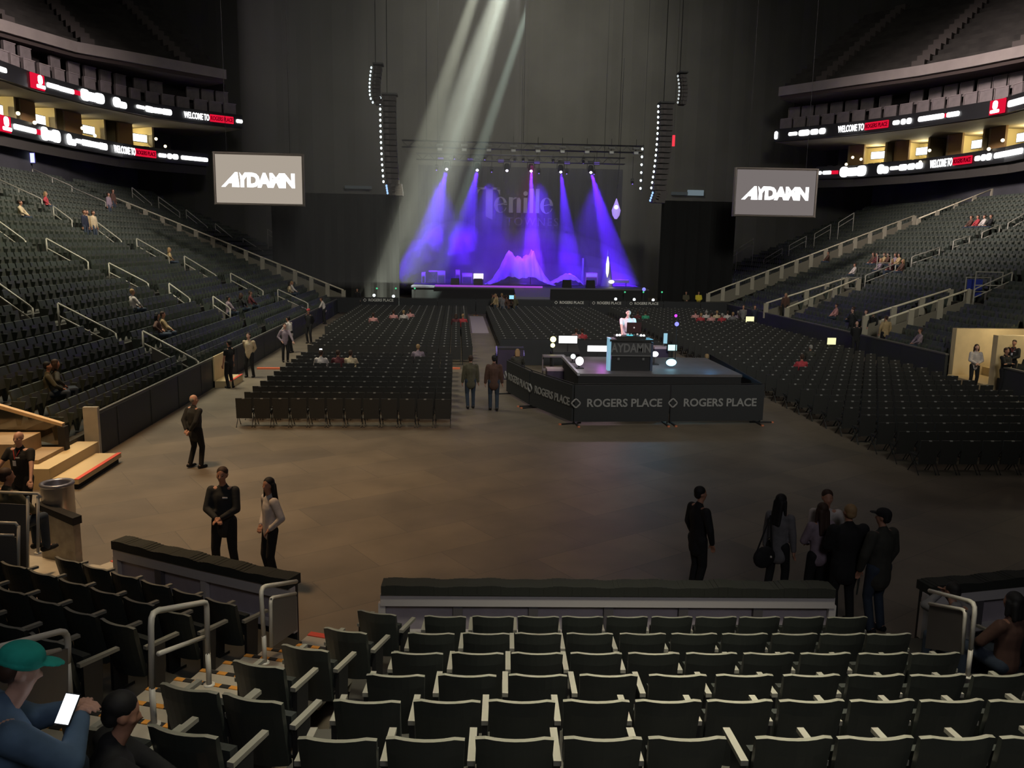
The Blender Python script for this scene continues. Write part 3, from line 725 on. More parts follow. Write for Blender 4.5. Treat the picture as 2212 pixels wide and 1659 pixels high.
ribbon('lower black ribbon board on the right with white and red lettering', RL, 1, 12.3,
  [('w', 1765, 1776, 0, .3), ('w', 1778, 1797, 0, .32), ('r', 1797, 1812, .32), ('w', 1815, 1834, 0, .92), ('w', 1830, 1856, -.03, .72), ('w', 1852, 1873, 0, .9), ('w', 1897, 1911, 0, .8), ('w', 1908, 1921, -.1, .6), ('w', 1924, 1942, 0, .3), ('w', 1943, 1961, 0, .5), ('w', 1963, 1979, 0, .5), ('w', 1981, 1997, 0, .5),
   ('t', 2014, 2061, 'WELCOME TO', .62), ('RP', 2062, 2103), ('w', 2109, 2121, 0, .36), ('w', 2123, 2133, 0, .46), ('w', 2134, 2145, 0, .5), ('w', 2151, 2212, 0, .4)])
# suites between the boards: warm rooms behind dark seats
SUITE = mat('suite_wall', (.62, .50, .26), .8); SUITED = mat('suite_dark', (.05, .045, .04), .8); SUITEC = mat('suite_ceiling', (.30, .25, .17), .8)
LOGE = mat('loge_seat_cover', (.225, .19, .19), .7, noise=(2, .15)); FASC = mat('deck_fascia', (.34, .29, .27), .7, noise=(1, .08))
UPD = mat('upper_deck', (.045, .040, .036), .9, noise=(.8, .3)); STRIPE = mat('upper_stair', (.095, .078, .072), .8)
for side, PU, PL, nm, baypx, far in ((-1, LU, LL, 'left', [(-40, 24), (30, 118), (122, 196), (203, 292), (298, 378)], 380), (1, RU, RL, 'right', [(1795, 1880), (1885, 1960), (1985, 2063), (2066, 2150), (2165, 2250)], 1790)):
    # floor slab behind the lower board, back wall, soffit
    mb = MB(); sweep(mb, PL, side, .35, 9, 11.7, 11.95); sweep(mb, PL, side, .35, .6, 11.0, 12.9)
    struct(mb, 'floor_suite_'+nm, SUITED)
    mb = MB(); sweep(mb, PU, side, .35, 9, 14.9, 15.05); struct(mb, 'ceiling_suite_'+nm, SUITEC)
    mb = MB(); sweep(mb, PL, side, 6.0, 6.3, 11.9, 15.1); struct(mb, 'wall_suite_'+nm, SUITED)
    for bi, (x0, x1) in enumerate(baypx):
        a, _ = at_px(PL, x0+ (0 if side < 0 else 0)); b, _ = at_px(PL, x1); n = outn(PL, 2, side)
        a = Vector((a.x, a.y, 0)); b = Vector((b.x, b.y, 0)); d = (b-a).normalized(); L_ = (b-a).length; n = Vector((-d.y, d.x, 0)); n = n if n.x*side > 0 else -n
        mb = MB()
        def hx(p0, p1, p2, p3, z0, z1, mi=0):
            q = [p0, p1, p2, p3]
            if (q[1]-q[0]).cross(q[2]-q[0]).z < 0: q = [q[1], q[0], q[3], q[2]]
            mb.hexa([(v.x, v.y, z0) for v in q]+[(v.x, v.y, z1) for v in q], mi)
        hx(a+n*5.7, b+n*5.7, b+n*5.9, a+n*5.9, 12.3, 14.9)                       # back wall
        hx(a+n*2.6, a+n*5.8, a+n*5.8+d*.2, a+n*2.6+d*.2, 12.0, 14.9); hx(b+n*2.6, b+n*5.8, b+n*5.8-d*.2, b+n*2.6-d*.2, 12.0, 14.9)
        hx(a+n*2.6, a+n*2.6+d*L_*.42, a+n*2.8+d*L_*.42, a+n*2.8, 12.4, 14.9, 1)
        struct(mb, 'wall_suite_%s_%d' % (nm, bi+1), [SUITE, mat('suite_panel', (.42, .24, .09), .7)])
        c = (a+b)/2+n*4.2
        point('suite_lamp', (c.x, c.y, 14.3), 150, (1, .86, .48), .1)
        c2 = a.lerp(b, .72)+n*3.2
        t = thing('suite_television', 'bright white television in the %s suite from the front, %s side' % (ORD[bi+1], nm), 'television', (c2.x, c2.y, 13.55), math.atan2(d.y, d.x))
        mb = MB(); mb.span(-.75, .75, -.06, .06, 0, .7); mb.build('housing', BLACK, t)
        sy = -1 if Vector((-d.y, d.x, 0)).dot(n) > 0 else 1
        mb = MB(); mb.span(-.7, .7, sy*.07-.008, sy*.07+.008, .04, .66); mb.build('screen', glow('tv_white', (.95, .95, .9), 2.2), t)
    # dark suite seats in front
    mb = MB(); mb.box((0, 0, .38), (.5, .12, .75)); mb.box((0, .2, .30), (.46, .36, .12)); me_su = mb.mesh('suite_seat', [mat('suite_seat', (.016, .014, .014), .7)])
    for i in range(len(PL)-1):
        a, b = PL[i][1], PL[i+1][1]; L_ = (b-a).length; k_ = int(L_/.66)
        for k in range(k_):
            for rr in range(3):
                p = a.lerp(b, (k+.5)/k_)+outn(PL, i, side)*(1.0+.8*rr); rz = math.atan2((b-a).y, (b-a).x)+(PI if side > 0 else 0)
                if (k+rr*2) % 9 == 0: continue
                o = bpy.data.objects.new('suite_chair', me_su); C.objects.link(o); o.location = (p.x, p.y, 12.0+.22*rr); o.rotation_euler = (0, 0, rz)
                tag(o, 'dark suite seat behind the lower %s ribbon board, %s row' % (nm, ORD[rr+1]), 'seat', 'dark suite seats on the '+nm)
    for rr in (1, 2):
        mb = MB(); sweep(mb, PL, side, .6+.8*rr, .6+.8*(rr+1), 11.9, 11.95+.22*rr); struct(mb, 'floor_suite_step_%s_%d' % (nm, rr), SUITED)
    # loge seats with pale covers above the upper board
    mb = MB(); sweep(mb, PU, side, .35, 7, 15.9, 16.0); sweep(mb, PU, side, 3.2, 3.4, 15.9, 19.0); struct(mb, 'floor_loge_'+nm, mat('loge_dark', (.035, .028, .028), .9))
    for tier in range(2):
        kk = 0
        for i in range(len(PU)-1):
            a, b = PU[i][1], PU[i+1][1]; L_ = (b-a).length; k_ = int(L_/1.25); rz = math.atan2((b-a).y, (b-a).x)
            for k in range(k_):
                kk += 1
                if kk % 8 == 0 and tier == 1: continue
                p = a.lerp(b, (k+.5)/k_)+outn(PU, i, side)*(.9+1.3*tier)
                mb = MB(); mb.box((0, 0, .5), (1.05, .12, 1.0)); mb.box((0, 0, 1.03), (1.12, .2, .06), 0, 1); mb.box((-.56, 0, .5), (.05, .22, 1.0), 0, 1)
                o = mb.build('loge_seat', [LOGE, mat('loge_seat_rim', (.30, .25, .25), .7)], loc=(p.x, p.y, 16.0+1.12*tier), rz=rz)
                tag(o, 'covered loge seat above %s upper board, %s tier, %s along' % (nm, 'lower' if tier == 0 else 'upper', ORD[min(kk, 35)]), 'seat', 'covered loge seats on the '+nm)
    # fascia and upper deck
    F = poly_from([(-90, 30), (0, 52), (167, 101), (334, 131), (489, 160)] if side < 0 else [(1682, 197), (1822, 176), (1983, 152), (2100, 131), (2212, 108), (2300, 90)], 19.0)
    mb = MB(); sweep(mb, F, side, 0, .5, 18.6, 19.35); mb2 = MB(); sweep(mb2, F, side, .3, 9, 18.3, 18.6)
    struct(mb, 'trim_upper_deck_'+nm, FASC); struct(mb2, 'ceiling_loge_'+nm, mat('soffit', (.07, .05, .045), .9))
    mb = MB()
    for r in range(16): sweep(mb, F, side, .5+.8*r, .5+.8*(r+1), 18.6, 19.2+.52*r, 0); sweep(mb, F, side, .9+.8*r, 1.0+.8*r, 19.2+.52*r, 19.2+.52*r+.55, 0)
    struct(mb, 'floor_upper_deck_'+nm, UPD)
    for si, px in enumerate([195, 405, 30] if side < 0 else [1768, 1975, 2190]):
        p, d = at_px(F, px); n = Vector((-d.y, d.x, 0)).normalized(); n = n if n.x*side > 0 else -n
        t = thing('upper_stairs', 'faint stairs climbing the upper %s deck, %s' % (nm, ['first' , 'second', 'third'][si]+' counted'), 'stairs', (p.x, p.y, 0))
        mb = MB(); rz = math.atan2(n.y, n.x)
        for r in range(16): c = n*(.9+.8*r); mb.box((c.x, c.y, 19.5+.52*r), (.82, 1.0, .7), rz)
        mb.build('flight', STRIPE, t)
for i, (px, py) in enumerate([(39, 245), (75, 265), (178, 277), (205, 293), (337, 300), (357, 316), (1828, 355), (1842, 340), (1860, 344), (1988, 350), (2008, 325), (2136, 322), (2166, 303)]):
    P, side = (LL, -1) if px < 1000 else (RL, 1)
    q, _ = at_px(P, px); p = D(px, py, q.y-.3)
    mb = MB(); mb.ball((0, 0, 0), .13, 10, 6); o = mb.build('globe_lamp', glow('warm_globe', (1, .86, .55), 2.5), loc=p, smooth=True)
    tag(o, 'small glowing globe lamp over suite seats, %s from the front on the %s' % (ORD[(6-i) if i < 6 else (i-5)], 'left' if side < 0 else 'right'), 'lamp', 'globe lamps in front of the suites')
p = D(63, 341, 62); t = thing('concourse_television', 'small blue and white television at the top of the left stand', 'television', p)
mb = MB(); mb.span(-.45, .45, -.04, .04, -.38, .38); mb.build('housing', BLACK, t)
mb = MB(); mb.span(-.38, -.12, -.06, -.045, -.3, .3); mb.span(.1, .38, -.06, -.045, -.32, .32); mb.build('picture', glow('tv_pale', (.75, .8, 1), 1.2), t)
mb = MB(); mb.span(-.42, .42, -.05, -.042, -.35, .35); mb.build('screen', glow('tv_blue', (.12, .10, .6), .8), t)
# dark concourse walls above the stands
mb = MB(); mb.span(-30.2, -29.9, 40, 82, 8, 11.6); struct(mb, 'wall_concourse_left', mat('concourse_wall', (.055, .055, .065), .8, noise=(.3, .3)))
mb = MB(); mb.span(41.2, 41.5, 40, 82, 8, 11.6); struct(mb, 'wall_concourse_right', MATS['concourse_wall'])
# ================================================================ FLOOR CHAIRS
def fchair(mb, x, y, z=0, parts=None):
    def hx(a, m=0): mb.hexa([(x+p[0], y+p[1], z+p[2]) for p in a], m)
    hx([(-.22, -.22, .24), (.22, -.22, .24), (.22, -.18, .24), (-.22, -.18, .24), (-.225, -.27, .86), (.225, -.27, .86), (.225, -.235, .86), (-.225, -.235, .86)])
    hx([(-.22, -.20, .41), (.22, -.20, .41), (.22, .20, .43), (-.22, .20, .43), (-.22, -.20, .46), (.22, -.20, .46), (.22, .20, .47), (-.22, .20, .47)])
    for s in (-1, 1):
        hx([(s*.21-.015, -.26, 0), (s*.21+.015, -.26, 0), (s*.21+.015, -.23, 0), (s*.21-.015, -.23, 0), (s*.21-.015, .10, .44), (s*.21+.015, .10, .44), (s*.21+.015, .13, .44), (s*.21-.015, .13, .44)])
        hx([(s*.21-.015, .18, 0), (s*.21+.015, .18, 0), (s*.21+.015, .21, 0), (s*.21-.015, .21, 0), (s*.21-.015, -.21, .44), (s*.21+.015, -.21, .44), (s*.21+.015, -.18, .44), (s*.21-.015, -.18, .44)])
    hx([(-.035, -.272, .835), (.035, -.272, .835), (.035, -.25, .835), (-.035, -.25, .835), (-.035, -.275, .872), (.035, -.275, .872), (.035, -.24, .872), (-.035, -.24, .872)], 1)
# parts of a near chair
mb = MB(); mb.hexa([(-.22, -.22, .26), (.22, -.22, .26), (.22, -.18, .26), (-.22, -.18, .26), (-.225, -.265, .86), (.225, -.265, .86), (.225, -.235, .86), (-.225, -.235, .86)]); me_fb = mb.mesh('backrest', [FOLD])
mb = MB(); mb.hexa([(-.22, -.20, .41), (.22, -.20, .41), (.22, .20, .43), (-.22, .20, .43), (-.22, -.20, .46), (.22, -.20, .46), (.22, .20, .475), (-.22, .20, .475)]); me_fs = mb.mesh('seat', [FOLD])
def leg_mesh(s, back):
    mb = MB()
    a, b = ((s*.22, -.27, .01), (s*.22, .12, .45)) if back else ((s*.22, .21, .01), (s*.22, -.24, .62))
    mb.tube([a, b], .012, 6); mb.ball((a[0], a[1], .012), .018, 6, 4); return mb.mesh('leg', [mat('dark_tube', (.05, .05, .048), .4, .5)])
me_fl = [leg_mesh(s, b) for s in (-1, 1) for b in (0, 1)]
mb = MB(); mb.box((0, -.262, .852), (.07, .03, .03)); me_ft = mb.mesh('number_tag', [mat('number_tag', (.30, .30, .28), .5)])
mb = MB(); fchair(mb, 0, 0); me_fc = mb.mesh('folding_chair', [FOLD, MATS['number_tag']])
blocks = [ # name, x0, x1, y0, y1, pitch
 ('left', -6.4, -.12, 23.95, 34.8, 1.02), ('leftfar', -6.9, .75, 36.6, 60.8, 1.02), ('midfar', 2.1, 10.3, 37.0, 60.8, 1.02), ('right', 11.2, 19.0, 18.85, 60.8, 1.02)]
restc = MB(); SIT = []
for name, x0, x1, y0, y1, pt in blocks:
    rows = int((y1-y0)/pt)+1
    for r in range(rows):
        y = y0+r*pt+.25
        xa = x0-(0 if name != 'leftfar' else .02*(y-36)); xb = x1
        if name == 'right': xb = 19.0+min(0, (y-26)*.0)
        n = int((xb-xa)/.522)
        for i in range(n):
            x = xb-.26-i*.522 if name in ('left', 'leftfar') else xa+.26+i*.522
            if name == 'left': x = x0+.27+i*.522; 
            ind = (name == 'left') or (name == 'right' and r < 11)
            if name == 'left' and False: pass
            if ind:
                where = 'left floor block' if name == 'left' else 'right floor block'
                lab = 'black folding chair, %s, %s row from the camera, %s from its left end' % (where, ORD[r+1], ORD[(i if name != 'leftfar' else n-1-i)+1])
                if (name == 'left' and r < 4) or (name == 'right' and r < 3):
                    t = thing('folding_chair', lab, 'chair', (x, y, 0), 0, 'folding chairs on the hall floor')
                    ob('backrest', me_fb, t); ob('seat', me_fs, t); ob('number_tag', me_ft, t)
                    for lm in me_fl: ob('leg', lm, t)
                else:
                    o = bpy.data.objects.new('folding_chair', me_fc); C.objects.link(o); o.location = (x, y, 0)
                    tag(o, lab, 'chair', 'folding chairs on the hall floor')
            else: fchair(restc, x, y)
o = restc.build('folding_chairs', [FOLD, MATS['number_tag']]); tag(o, 'hundreds of black folding chairs in rows across the far hall floor', 'chairs', 'folding chairs on the hall floor', 'stuff')
# orange cable ramps across the aisles
for (xa, xb, py, l) in ((556, 622, 797, 'orange strip across the left walkway beside the chairs'), (974, 994, 797, 'short orange strip beside the walking couple')):
    a, b = G(xa, py, 0), G(xb, py, 0); mb = MB(); mb.box(((a.x+b.x)/2, a.y, .03), (b.x-a.x, .22, .06)); mb.box(((a.x+b.x)/2, a.y, .065), (b.x-a.x, .06, .02), 0, 1)
    o = mb.build('cable_ramp', [mat('orange_rubber', (.85, .22, .10), .6), mat('orange_rubber_lid', (.95, .30, .15), .6)]); tag(o, l, 'cable ramp')
mb = MB(); a = G(1010, 668, 0); mb.span(.95, 1.95, 50, 61.5, .0, .012)
o = mb.build('aisle_runner', mat('lilac_runner', (.42, .36, .42), .8)); tag(o, 'pale lilac runner on the aisle floor leading to the stage', 'runner')

# ================================================================ BARRICADES
LET = mat('grey_lettering', (.34, .34, .33), .6); CLOTH = mat('barricade_cloth', (.034, .036, .038), .85)
def barricade(label, a, b, h=1.22, word='ROGERS PLACE', size=.34, group='black barricades around the desk area', letm=None, cx=0.0, th=.55):
    a, b = Vector((*a, 0)), Vector((*b, 0)); d = b-a; L_ = d.length; rz = math.atan2(d.y, d.x); m_ = (a+b)/2
    t = thing('barricade', label, 'barricade', m_, rz, group)
    mb = MB(); mb.span(-L_/2+.01, L_/2-.01, -.03, .03, .10, h); mb.build('cloth_panel', CLOTH, t)
    mb = MB(); mb.tube([(-L_/2+.03, .05, .02), (-L_/2+.03, .05, h+.03), (L_/2-.03, .05, h+.03), (L_/2-.03, .05, .02)], .02, 6); mb.build('frame', DKMETAL, t)
    for s in (-1, 1):
        mb = MB(); mb.box((s*(L_/2-.1), 0, .02), (.06, .7, .04)); mb.box((s*(L_/2-.1), -.37, .02), (.07, .06, .05), 0, 1); mb.build('foot', [DKMETAL, mat('foot_tip', (.75, .25, .12), .6)], t)
    if word:
        lm = letm or LET
        text(word, size, lm, t, (cx+.12*size/.34, -.04, h*th), (PI/2, 0, 0), ext=.006, bold=.008)
        mb = MB(); w_ = len(word)*size*.335; rr = size*.34; pts = []
        c0 = cx+.12*size/.34-w_-rr*1.1
        for k in range(17): aa = 2*PI*k/16; q = rr*(1+.12*math.cos(4*aa)); pts.append((c0+q*math.cos(aa), -.045, h*th+q*math.sin(aa)))
        mb.tube(pts, rr*.22, 6); mb.build('round_emblem', lm, t)
    return t
barricade('black barricade lettered in grey, front left one facing the camera', (3.55, 24.4), (6.50, 24.5), cx=-.05)
barricade('black barricade lettered in grey, front right one facing the camera', (6.53, 24.52), (9.46, 24.66), cx=-.02)
barricade('black barricade angled beside the front left one', (2.46, 27.08), (3.52, 24.42))
barricade('black barricade farther along beside the walking couple', (1.84, 29.65), (2.45, 27.12))
barricade('plain black barricade on the right side of the pen, nearer', (9.50, 24.70), (9.72, 28.0), word=None)
barricade('plain black barricade on the right side of the pen, farther', (9.73, 28.05), (9.95, 31.6), word=None)
barricade('plain black barricade closing the pen behind the desks, left', (1.9, 36.1), (5.2, 36.2), word=None)
barricade('plain black barricade closing the pen behind the desks, right', (5.25, 36.2), (9.0, 36.3), word=None)
k = 0
cb = D(1232, 656, 62.6).x
for i, k in enumerate(range(-6, 6)):
    x = cb+2.87*k
    barricade('black barricade before the stage, %s from the left' % ORD[i+1], (x-1.42, 62.6), (x+1.42, 62.6), 1.2, 'ROGERS PLACE' if k in (-5, 0, 1, 2) else None, .27, 'stage front barricades', mat('pale_lettering', (.75, .75, .68), .6), th=.86)

# ================================================================ DJ PLATFORM AND DESKS
t = thing('dj_platform', 'low black platform with purple-lit top carrying the dj booth', 'platform', (6.6, 28.15, 0))
mb = MB(); mb.span(-2.7, 2.7, -2.02, 2.05, 1.22, 1.30); mb.build('deck', mat('deck_grey', (.13, .12, .125), .55, noise=(2, .15)), t)
mb = MB(); mb.span(-2.68, 2.68, -2.0, 2.03, 0, 1.22); mb.build('skirt', BLACK, t)
mb = MB(); mb.span(-2.72, -2.64, -2.04, 2.07, 1.24, 1.33); mb.build('edge_trim', mat('pale_edge', (.5, .5, .55), .5), t)
bx = (D(1315, 800, 26.9).x+D(1405, 803, 26.9).x)/2; bz = 1.30
t = thing('dj_booth', 'black dj booth with dim lettering and pale blue lit side column', 'booth', (bx, 27.1, bz))
mb = MB(); mb.span(-.64, .64, -.30, .30, 0, .50); mb.build('lower_case', mat('flight_case', (.018, .018, .02), .5), t)
mb = MB(); mb.span(-.66, .66, -.32, .32, .52, .98); mb.build('upper_case', mat('flight_case_front', (.045, .045, .048), .6), t)
mb = MB(); mb.span(-.66, .66, -.34, -.31, .49, .53); mb.span(-.45, -.38, -.335, -.30, .36, .44); mb.span(.38, .45, -.335, -.30, .36, .44); mb.build('latch_rail', mat('case_metal', (.25, .25, .25), .4, .6), t)
mb = MB(); mb.span(-.72, .72, -.36, .36, .98, 1.05); mb.build('table_top', DKMETAL, t)
text('AYDAMN', .40, mat('dim_letters', (.16, .16, .16), .6), t, (0, -.325, .75), (PI/2, 0, 0), ext=.005, bold=.012, sx=.78)
mb = MB(); mb.span(-.76, -.67, -.30, .0, 0, 1.08); mb.build('light_column', mat('lit_column', (.3, .5, .6), .5, emit=(.25, .55, .75), es=.55), t)
mb = MB(); mb.span(.67, .75, -.25, .0, 0, .95); mb.build('side_column', mat('lit_column_dim', (.06, .08, .14), .5), t)
def rowlights(parent, pts, m, r=.035, nm='lamp'):
    for p in pts: mb = MB(); mb.ball(p, r, 8, 5); mb.build(nm, m, parent, smooth=True)
t = thing('dj_controller', 'flat black mixing controller with white lamps on the dj booth', 'controller', (bx, 27.1, bz+1.05))
mb = MB(); mb.span(-.5, .5, -.22, .22, 0, .09); mb.build('body', DKMETAL, t)
rowlights(t, [(-.46, -.16, .12), (-.36, -.12, .12), (.34, -.16, .12), (.44, -.14, .11)], glow('white_lamp', (1, 1, 1), 3), .04)
mb = MB(); mb.lathe([(.001, .10), (.11, .10), (.11, .115), (.001, .12)], (0, 0, 0), 20); mb.build('jog_wheel', glow('cyan_glow', (.15, .75, .9), 1.2), t)
p = D(1366, 711, 27.15)
t = thing('laptop', 'open dark laptop with a pale emblem before the dj', 'laptop', (p.x, 27.05, bz+1.14))
mb = MB(); mb.span(-.24, .24, -.16, -.14, .12, .46); mb.build('lid', mat('dark_red_lid', (.07, .03, .035), .4), t)
mb = MB(); mb.span(-.24, .24, -.14, .17, .10, .12); mb.build('keyboard', BLACK, t)
mb = MB(); mb.ball((0, -.165, .29), .025, 8, 5); mb.build('emblem', mat('emblem_pale', (.7, .6, .6), .5, emit=(1, .9, .9), es=.4), t)
mb = MB(); mb.tube([(-.1, 0, 0), (-.1, 0, .1)], .02, 6); mb.tube([(.1, 0, 0), (.1, 0, .1)], .02, 6); mb.build('stand', DKMETAL, t)

def console(label, px, py, Y, w_, d_, top, h=.85, glowm=None, lampm=None):
    p = D(px, py, Y); t = thing('mixing_console', label, 'console', (p.x, Y, 0), 0)
    for s in (-1, 1):
        mb = MB(); mb.span(s*w_/2-.03, s*w_/2+.03, -d_/2, d_/2, 0, h); mb.build('leg', DKMETAL, t)
    mb = MB(); mb.hexa([(-w_/2, -d_/2, h), (w_/2, -d_/2, h), (w_/2, d_/2, h+.12), (-w_/2, d_/2, h+.12), (-w_/2, -d_/2, h+.08), (w_/2, -d_/2, h+.08), (w_/2, d_/2, h+.3), (-w_/2, d_/2, h+.3)]); mb.build('desk', top, t)
    if glowm:
        mb = MB(); mb.hexa([(-w_*.45, d_*.2, h+.26), (w_*.45, d_*.2, h+.26), (w_*.45, d_*.3, h+.28), (-w_*.45, d_*.3, h+.28), (-w_*.45, d_*.3, h+.55), (w_*.45, d_*.3, h+.55), (w_*.45, d_*.38, h+.55), (-w_*.45, d_*.38, h+.55)]); mb.build('screen', glowm, t)
    return t
PUR = mat('lilac_lit_desk', (.22, .18, .50), .5, emit=(.25, .18, .8), es=.12)  # lilac light painted as desk colour and faint glow
console('long desk with lilac-lit top left of the dj platform', 1102, 740, 34.0, 1.15, .8, PUR)
console('black desk with white screens behind the platform', 1222, 730, 33.6, 1.1, .9, DKMETAL, h=1.0)
def screenbox(label, px0, px1, py0, py1, Y, m, nm='monitor', cat='monitor'):
    a, b = D(px0, py1, Y), D(px1, py0, Y); t = thing(nm, label, cat, ((a.x+b.x)/2, Y, a.z)); w_ = b.x-a.x; h = b.z-a.z
    mb = MB(); mb.span(-w_/2, w_/2, -.01, .01, 0, h); mb.build('screen', m, t)
    mb = MB(); mb.span(-w_/2-.03, w_/2+.03, .01, .06, -.03, h+.03); mb.build('housing', BLACK, t)
    mb = MB(); mb.tube([(0, .04, -.02), (0, .04, -.35)], .025, 6); mb.box((0, .04, -.36), (.3, .2, .02)); mb.build('stand', DKMETAL, t)
    return t
WS = glow('white_screen', (1, 1, 1), 2.2)
screenbox('overexposed white double monitor on the black desk', 1207, 1247, 726, 741, 33.2, WS)
screenbox('overexposed white lit console row left of the dj booth', 1269, 1312, 747, 759, 31.5, WS, 'lit_console', 'console')
screenbox('cyan lit monitor right of the dj booth', 1443, 1462, 745, 757, 30.5, glow('cyan_screen', (.55, .95, .95), 1.6))
screenbox('tall narrow pale blue lit strip behind the booth', 1433, 1442, 720, 742, 31, glow('pale_blue', (.35, .65, .8), .9), 'glow_strip', 'light strip')
def fixture(label, px, py, Y, m, r=.16, ground=None, name='stage_light', grp=None, sc3=(1, .6, 1)):
    p = D(px, py, Y); g = 0 if ground is None else ground
    t = thing(name, label, 'stage light', (p.x, Y, g), 0, grp); z = p.z-g
    mb = MB(); mb.ball((0, 0, z), r, 12, 8, 0, sc3); mb.build('lens', m, t, smooth=True)
    mb = MB(); mb.box((0, .12, z), (r*1.5, .16, r*1.5)); mb.build('housing', BLACK, t)
    if z > r*1.4: mb = MB(); mb.tube([(0, .12, 0), (0, .12, z-r*.6)], .02, 6); mb.box((0, .12, .015), (.3, .3, .03)); mb.build('stand', DKMETAL, t)
    return t
fixture('round yellow lamp left of the white monitor, upper', 1195, 733, 33.0, glow('yellow_lamp', (1, .95, .35), 3.2), .12)
fixture('yellow lamp left of the white monitor, lower', 1194, 746, 32.6, MATS['yellow_lamp'], .09)
fixture('big white floor light at the platform left corner', 1252, 780, 27.2, glow('white_big', (1, 1, 1), 3), .135, 1.3, sc3=(1, .6, 1.1))
fixture('small pale lamp behind the big white floor light', 1238, 770, 28.6, glow('pale_small', (.8, .95, .9), 1.5), .09, 1.3)
fixture('white flower-shaped light right of the dj booth', 1415, 765, 28.2, MATS['white_lamp'], .12, 1.3, sc3=(1, .6, .8))
fixture('blue-haloed bright light at the right of the platform', 1450, 783, 27.4, glow('blue_white', (.40, .80, 1), 3), .15, 1.3, sc3=(1.2, .6, .8))
t = thing('light_mast', 'thin mast with a purple and a blue lamp right of the dj', 'mast', (D(1463, 700, 29.6).x, 29.6, 1.3))
p1, p2 = D(1460, 682, 29.6), D(1462, 700, 29.6)
mb = MB(); mb.tube([(0, .05, 0), (0, .05, p1.z-1.2)], .02, 6); mb.build('pole', DKMETAL, t)
mb = MB(); mb.ball((p1.x-t.location.x, 0, p1.z-1.3), .055, 8, 5); mb.build('purple_lamp', glow('purple_lamp', (.5, .05, 1), 2), t)
mb = MB(); mb.ball((p2.x-t.location.x, 0, p2.z-1.3), .08, 8, 5); mb.build('blue_lamp', glow('blue_lamp', (.2, .2, 1), 2), t)
point('platform_purple', (5.0, 28.0, 1.7), 10, (.75, .12, 1), .1)
point('platform_blue', (8.5, 27.0, 1.75), 5, (.1, .45, 1), .1)
point('platform_white', (4.3, 27.0, 1.9), 1.5, (1, 1, 1), .1)
point('dj_white', (5.0, 27.7, 3.1), 60, (1, .62, .82), .1)
point('dj_cyan', (6.6, 27.7, 3.0), 50, (.2, .7, 1), .1)
for i, (px0, px1, py0, py1, Y, lid, l) in enumerate(((1180, 1221, 795, 822, 30.0, 1, 'flight case with a pale pink lid left of the platform'), (1172, 1220, 768, 796, 31.5, 0, 'open metal rack frame behind the pink-lidded case'), (1075, 1130, 750, 765, 33, 0, 'low dark rack under the lilac-lit desk'), (1410, 1440, 748, 762, 31, 1, 'case with a pale brown lid right of the booth'))):
    a, b = D(px0, py1, Y), D(px1, py0, Y); w_ = b.x-a.x; h = max(.3, b.z)
    t = thing('flight_case', l, 'case', ((a.x+b.x)/2, Y, 0))
    if i == 1:
        for s in (-1, 1): mb = MB(); mb.tube([(s*w_/2, 0, 0), (s*w_/2, 0, h)], .03, 6); mb.build('upright', mat('dull_frame', (.2, .17, .18), .5), t)
        mb = MB(); mb.span(-w_/2, w_/2, -.2, .3, h-.05, h); mb.span(-w_/2, w_/2, -.2, .3, h*.5, h*.5+.04); mb.build('shelf', MATS['dull_frame'], t)
    else:
        mb = MB(); mb.span(-w_/2, w_/2, -.3, .3, 0, h-.07); mb.build('body', mat('case_body', (.05, .035, .07), .5), t)
        mb = MB(); mb.span(-w_/2-.01, w_/2+.01, -.31, .31, h-.07, h); mb.build('lid', mat('pink_lid', (.55, .42, .48), .5) if lid else DKMETAL, t)
# ================================================================ STAGE
SX0, SX1, SY0, SY1, SZ = -3.6, 15.4, 66.0, 79.0, 1.95
t = thing('stage', 'main stage with dark front and violet-lit top at the far end', 'stage', ((SX0+SX1)/2, SY0, 0)); cx = (SX0+SX1)/2
mb = MB(); mb.span(SX0-cx, SX1-cx, 0, 14.5, SZ-.12, SZ); mb.build('deck', mat('stage_deck', (.10, .095, .12), .45), t)
mb = MB(); mb.span(SX0-cx+.05, SX1-cx-.05, .05, 14.4, 0, SZ-.12); mb.build('skirt', BLACK, t)
a, b = D(940, 613, 66), D(1172, 615, 66)
mb = MB(); mb.span(a.x-cx, b.x-cx, -.06, .03, SZ-.02, SZ+.12); mb.build('glow_strip', glow('pink_lit_edge', (.50, .10, .9), .7), t)  # glow stands in for purple light on the deck edge
mb = MB(); a, b = D(1112, 625, 65), D(1192, 628, 65); mb.hexa([(a.x-cx, -2.4, 1.1), (b.x-cx-.3, -2.4, 1.1), (b.x-cx, 0, 1.1), (a.x-cx, 0, 1.1), (a.x-cx, -2.4, 1.35), (b.x-cx-.3, -2.4, 1.35), (b.x-cx, 0, SZ-.02), (a.x-cx, 0, SZ-.02)]); mb.build('ramp', mat('ramp_top', (.16, .15, .22), .5), t)
# masking drapes beside the stage
for x0, x1 in ((-14.5, -4.6), (16.4, 22.5)):
    mb = MB()
    k = int((x1-x0)/.25); pv = None
    for i in range(k+1):
        x = x0+(x1-x0)*i/k; y = 67.2+.09*math.sin(i*1.5)
        if pv: mb.face([(pv[0], pv[1], 0), (x, y, 0), (x, y, 9.0), (pv[0], pv[1], 9.0)])
        pv = (x, y)
    o = mb.build('masking_drape', mat('masking_black', (.008, .008, .008), .95)); tag(o, 'tall black drape masking the %s of the stage' % ('left' if x0 < 0 else 'right'), 'drape')
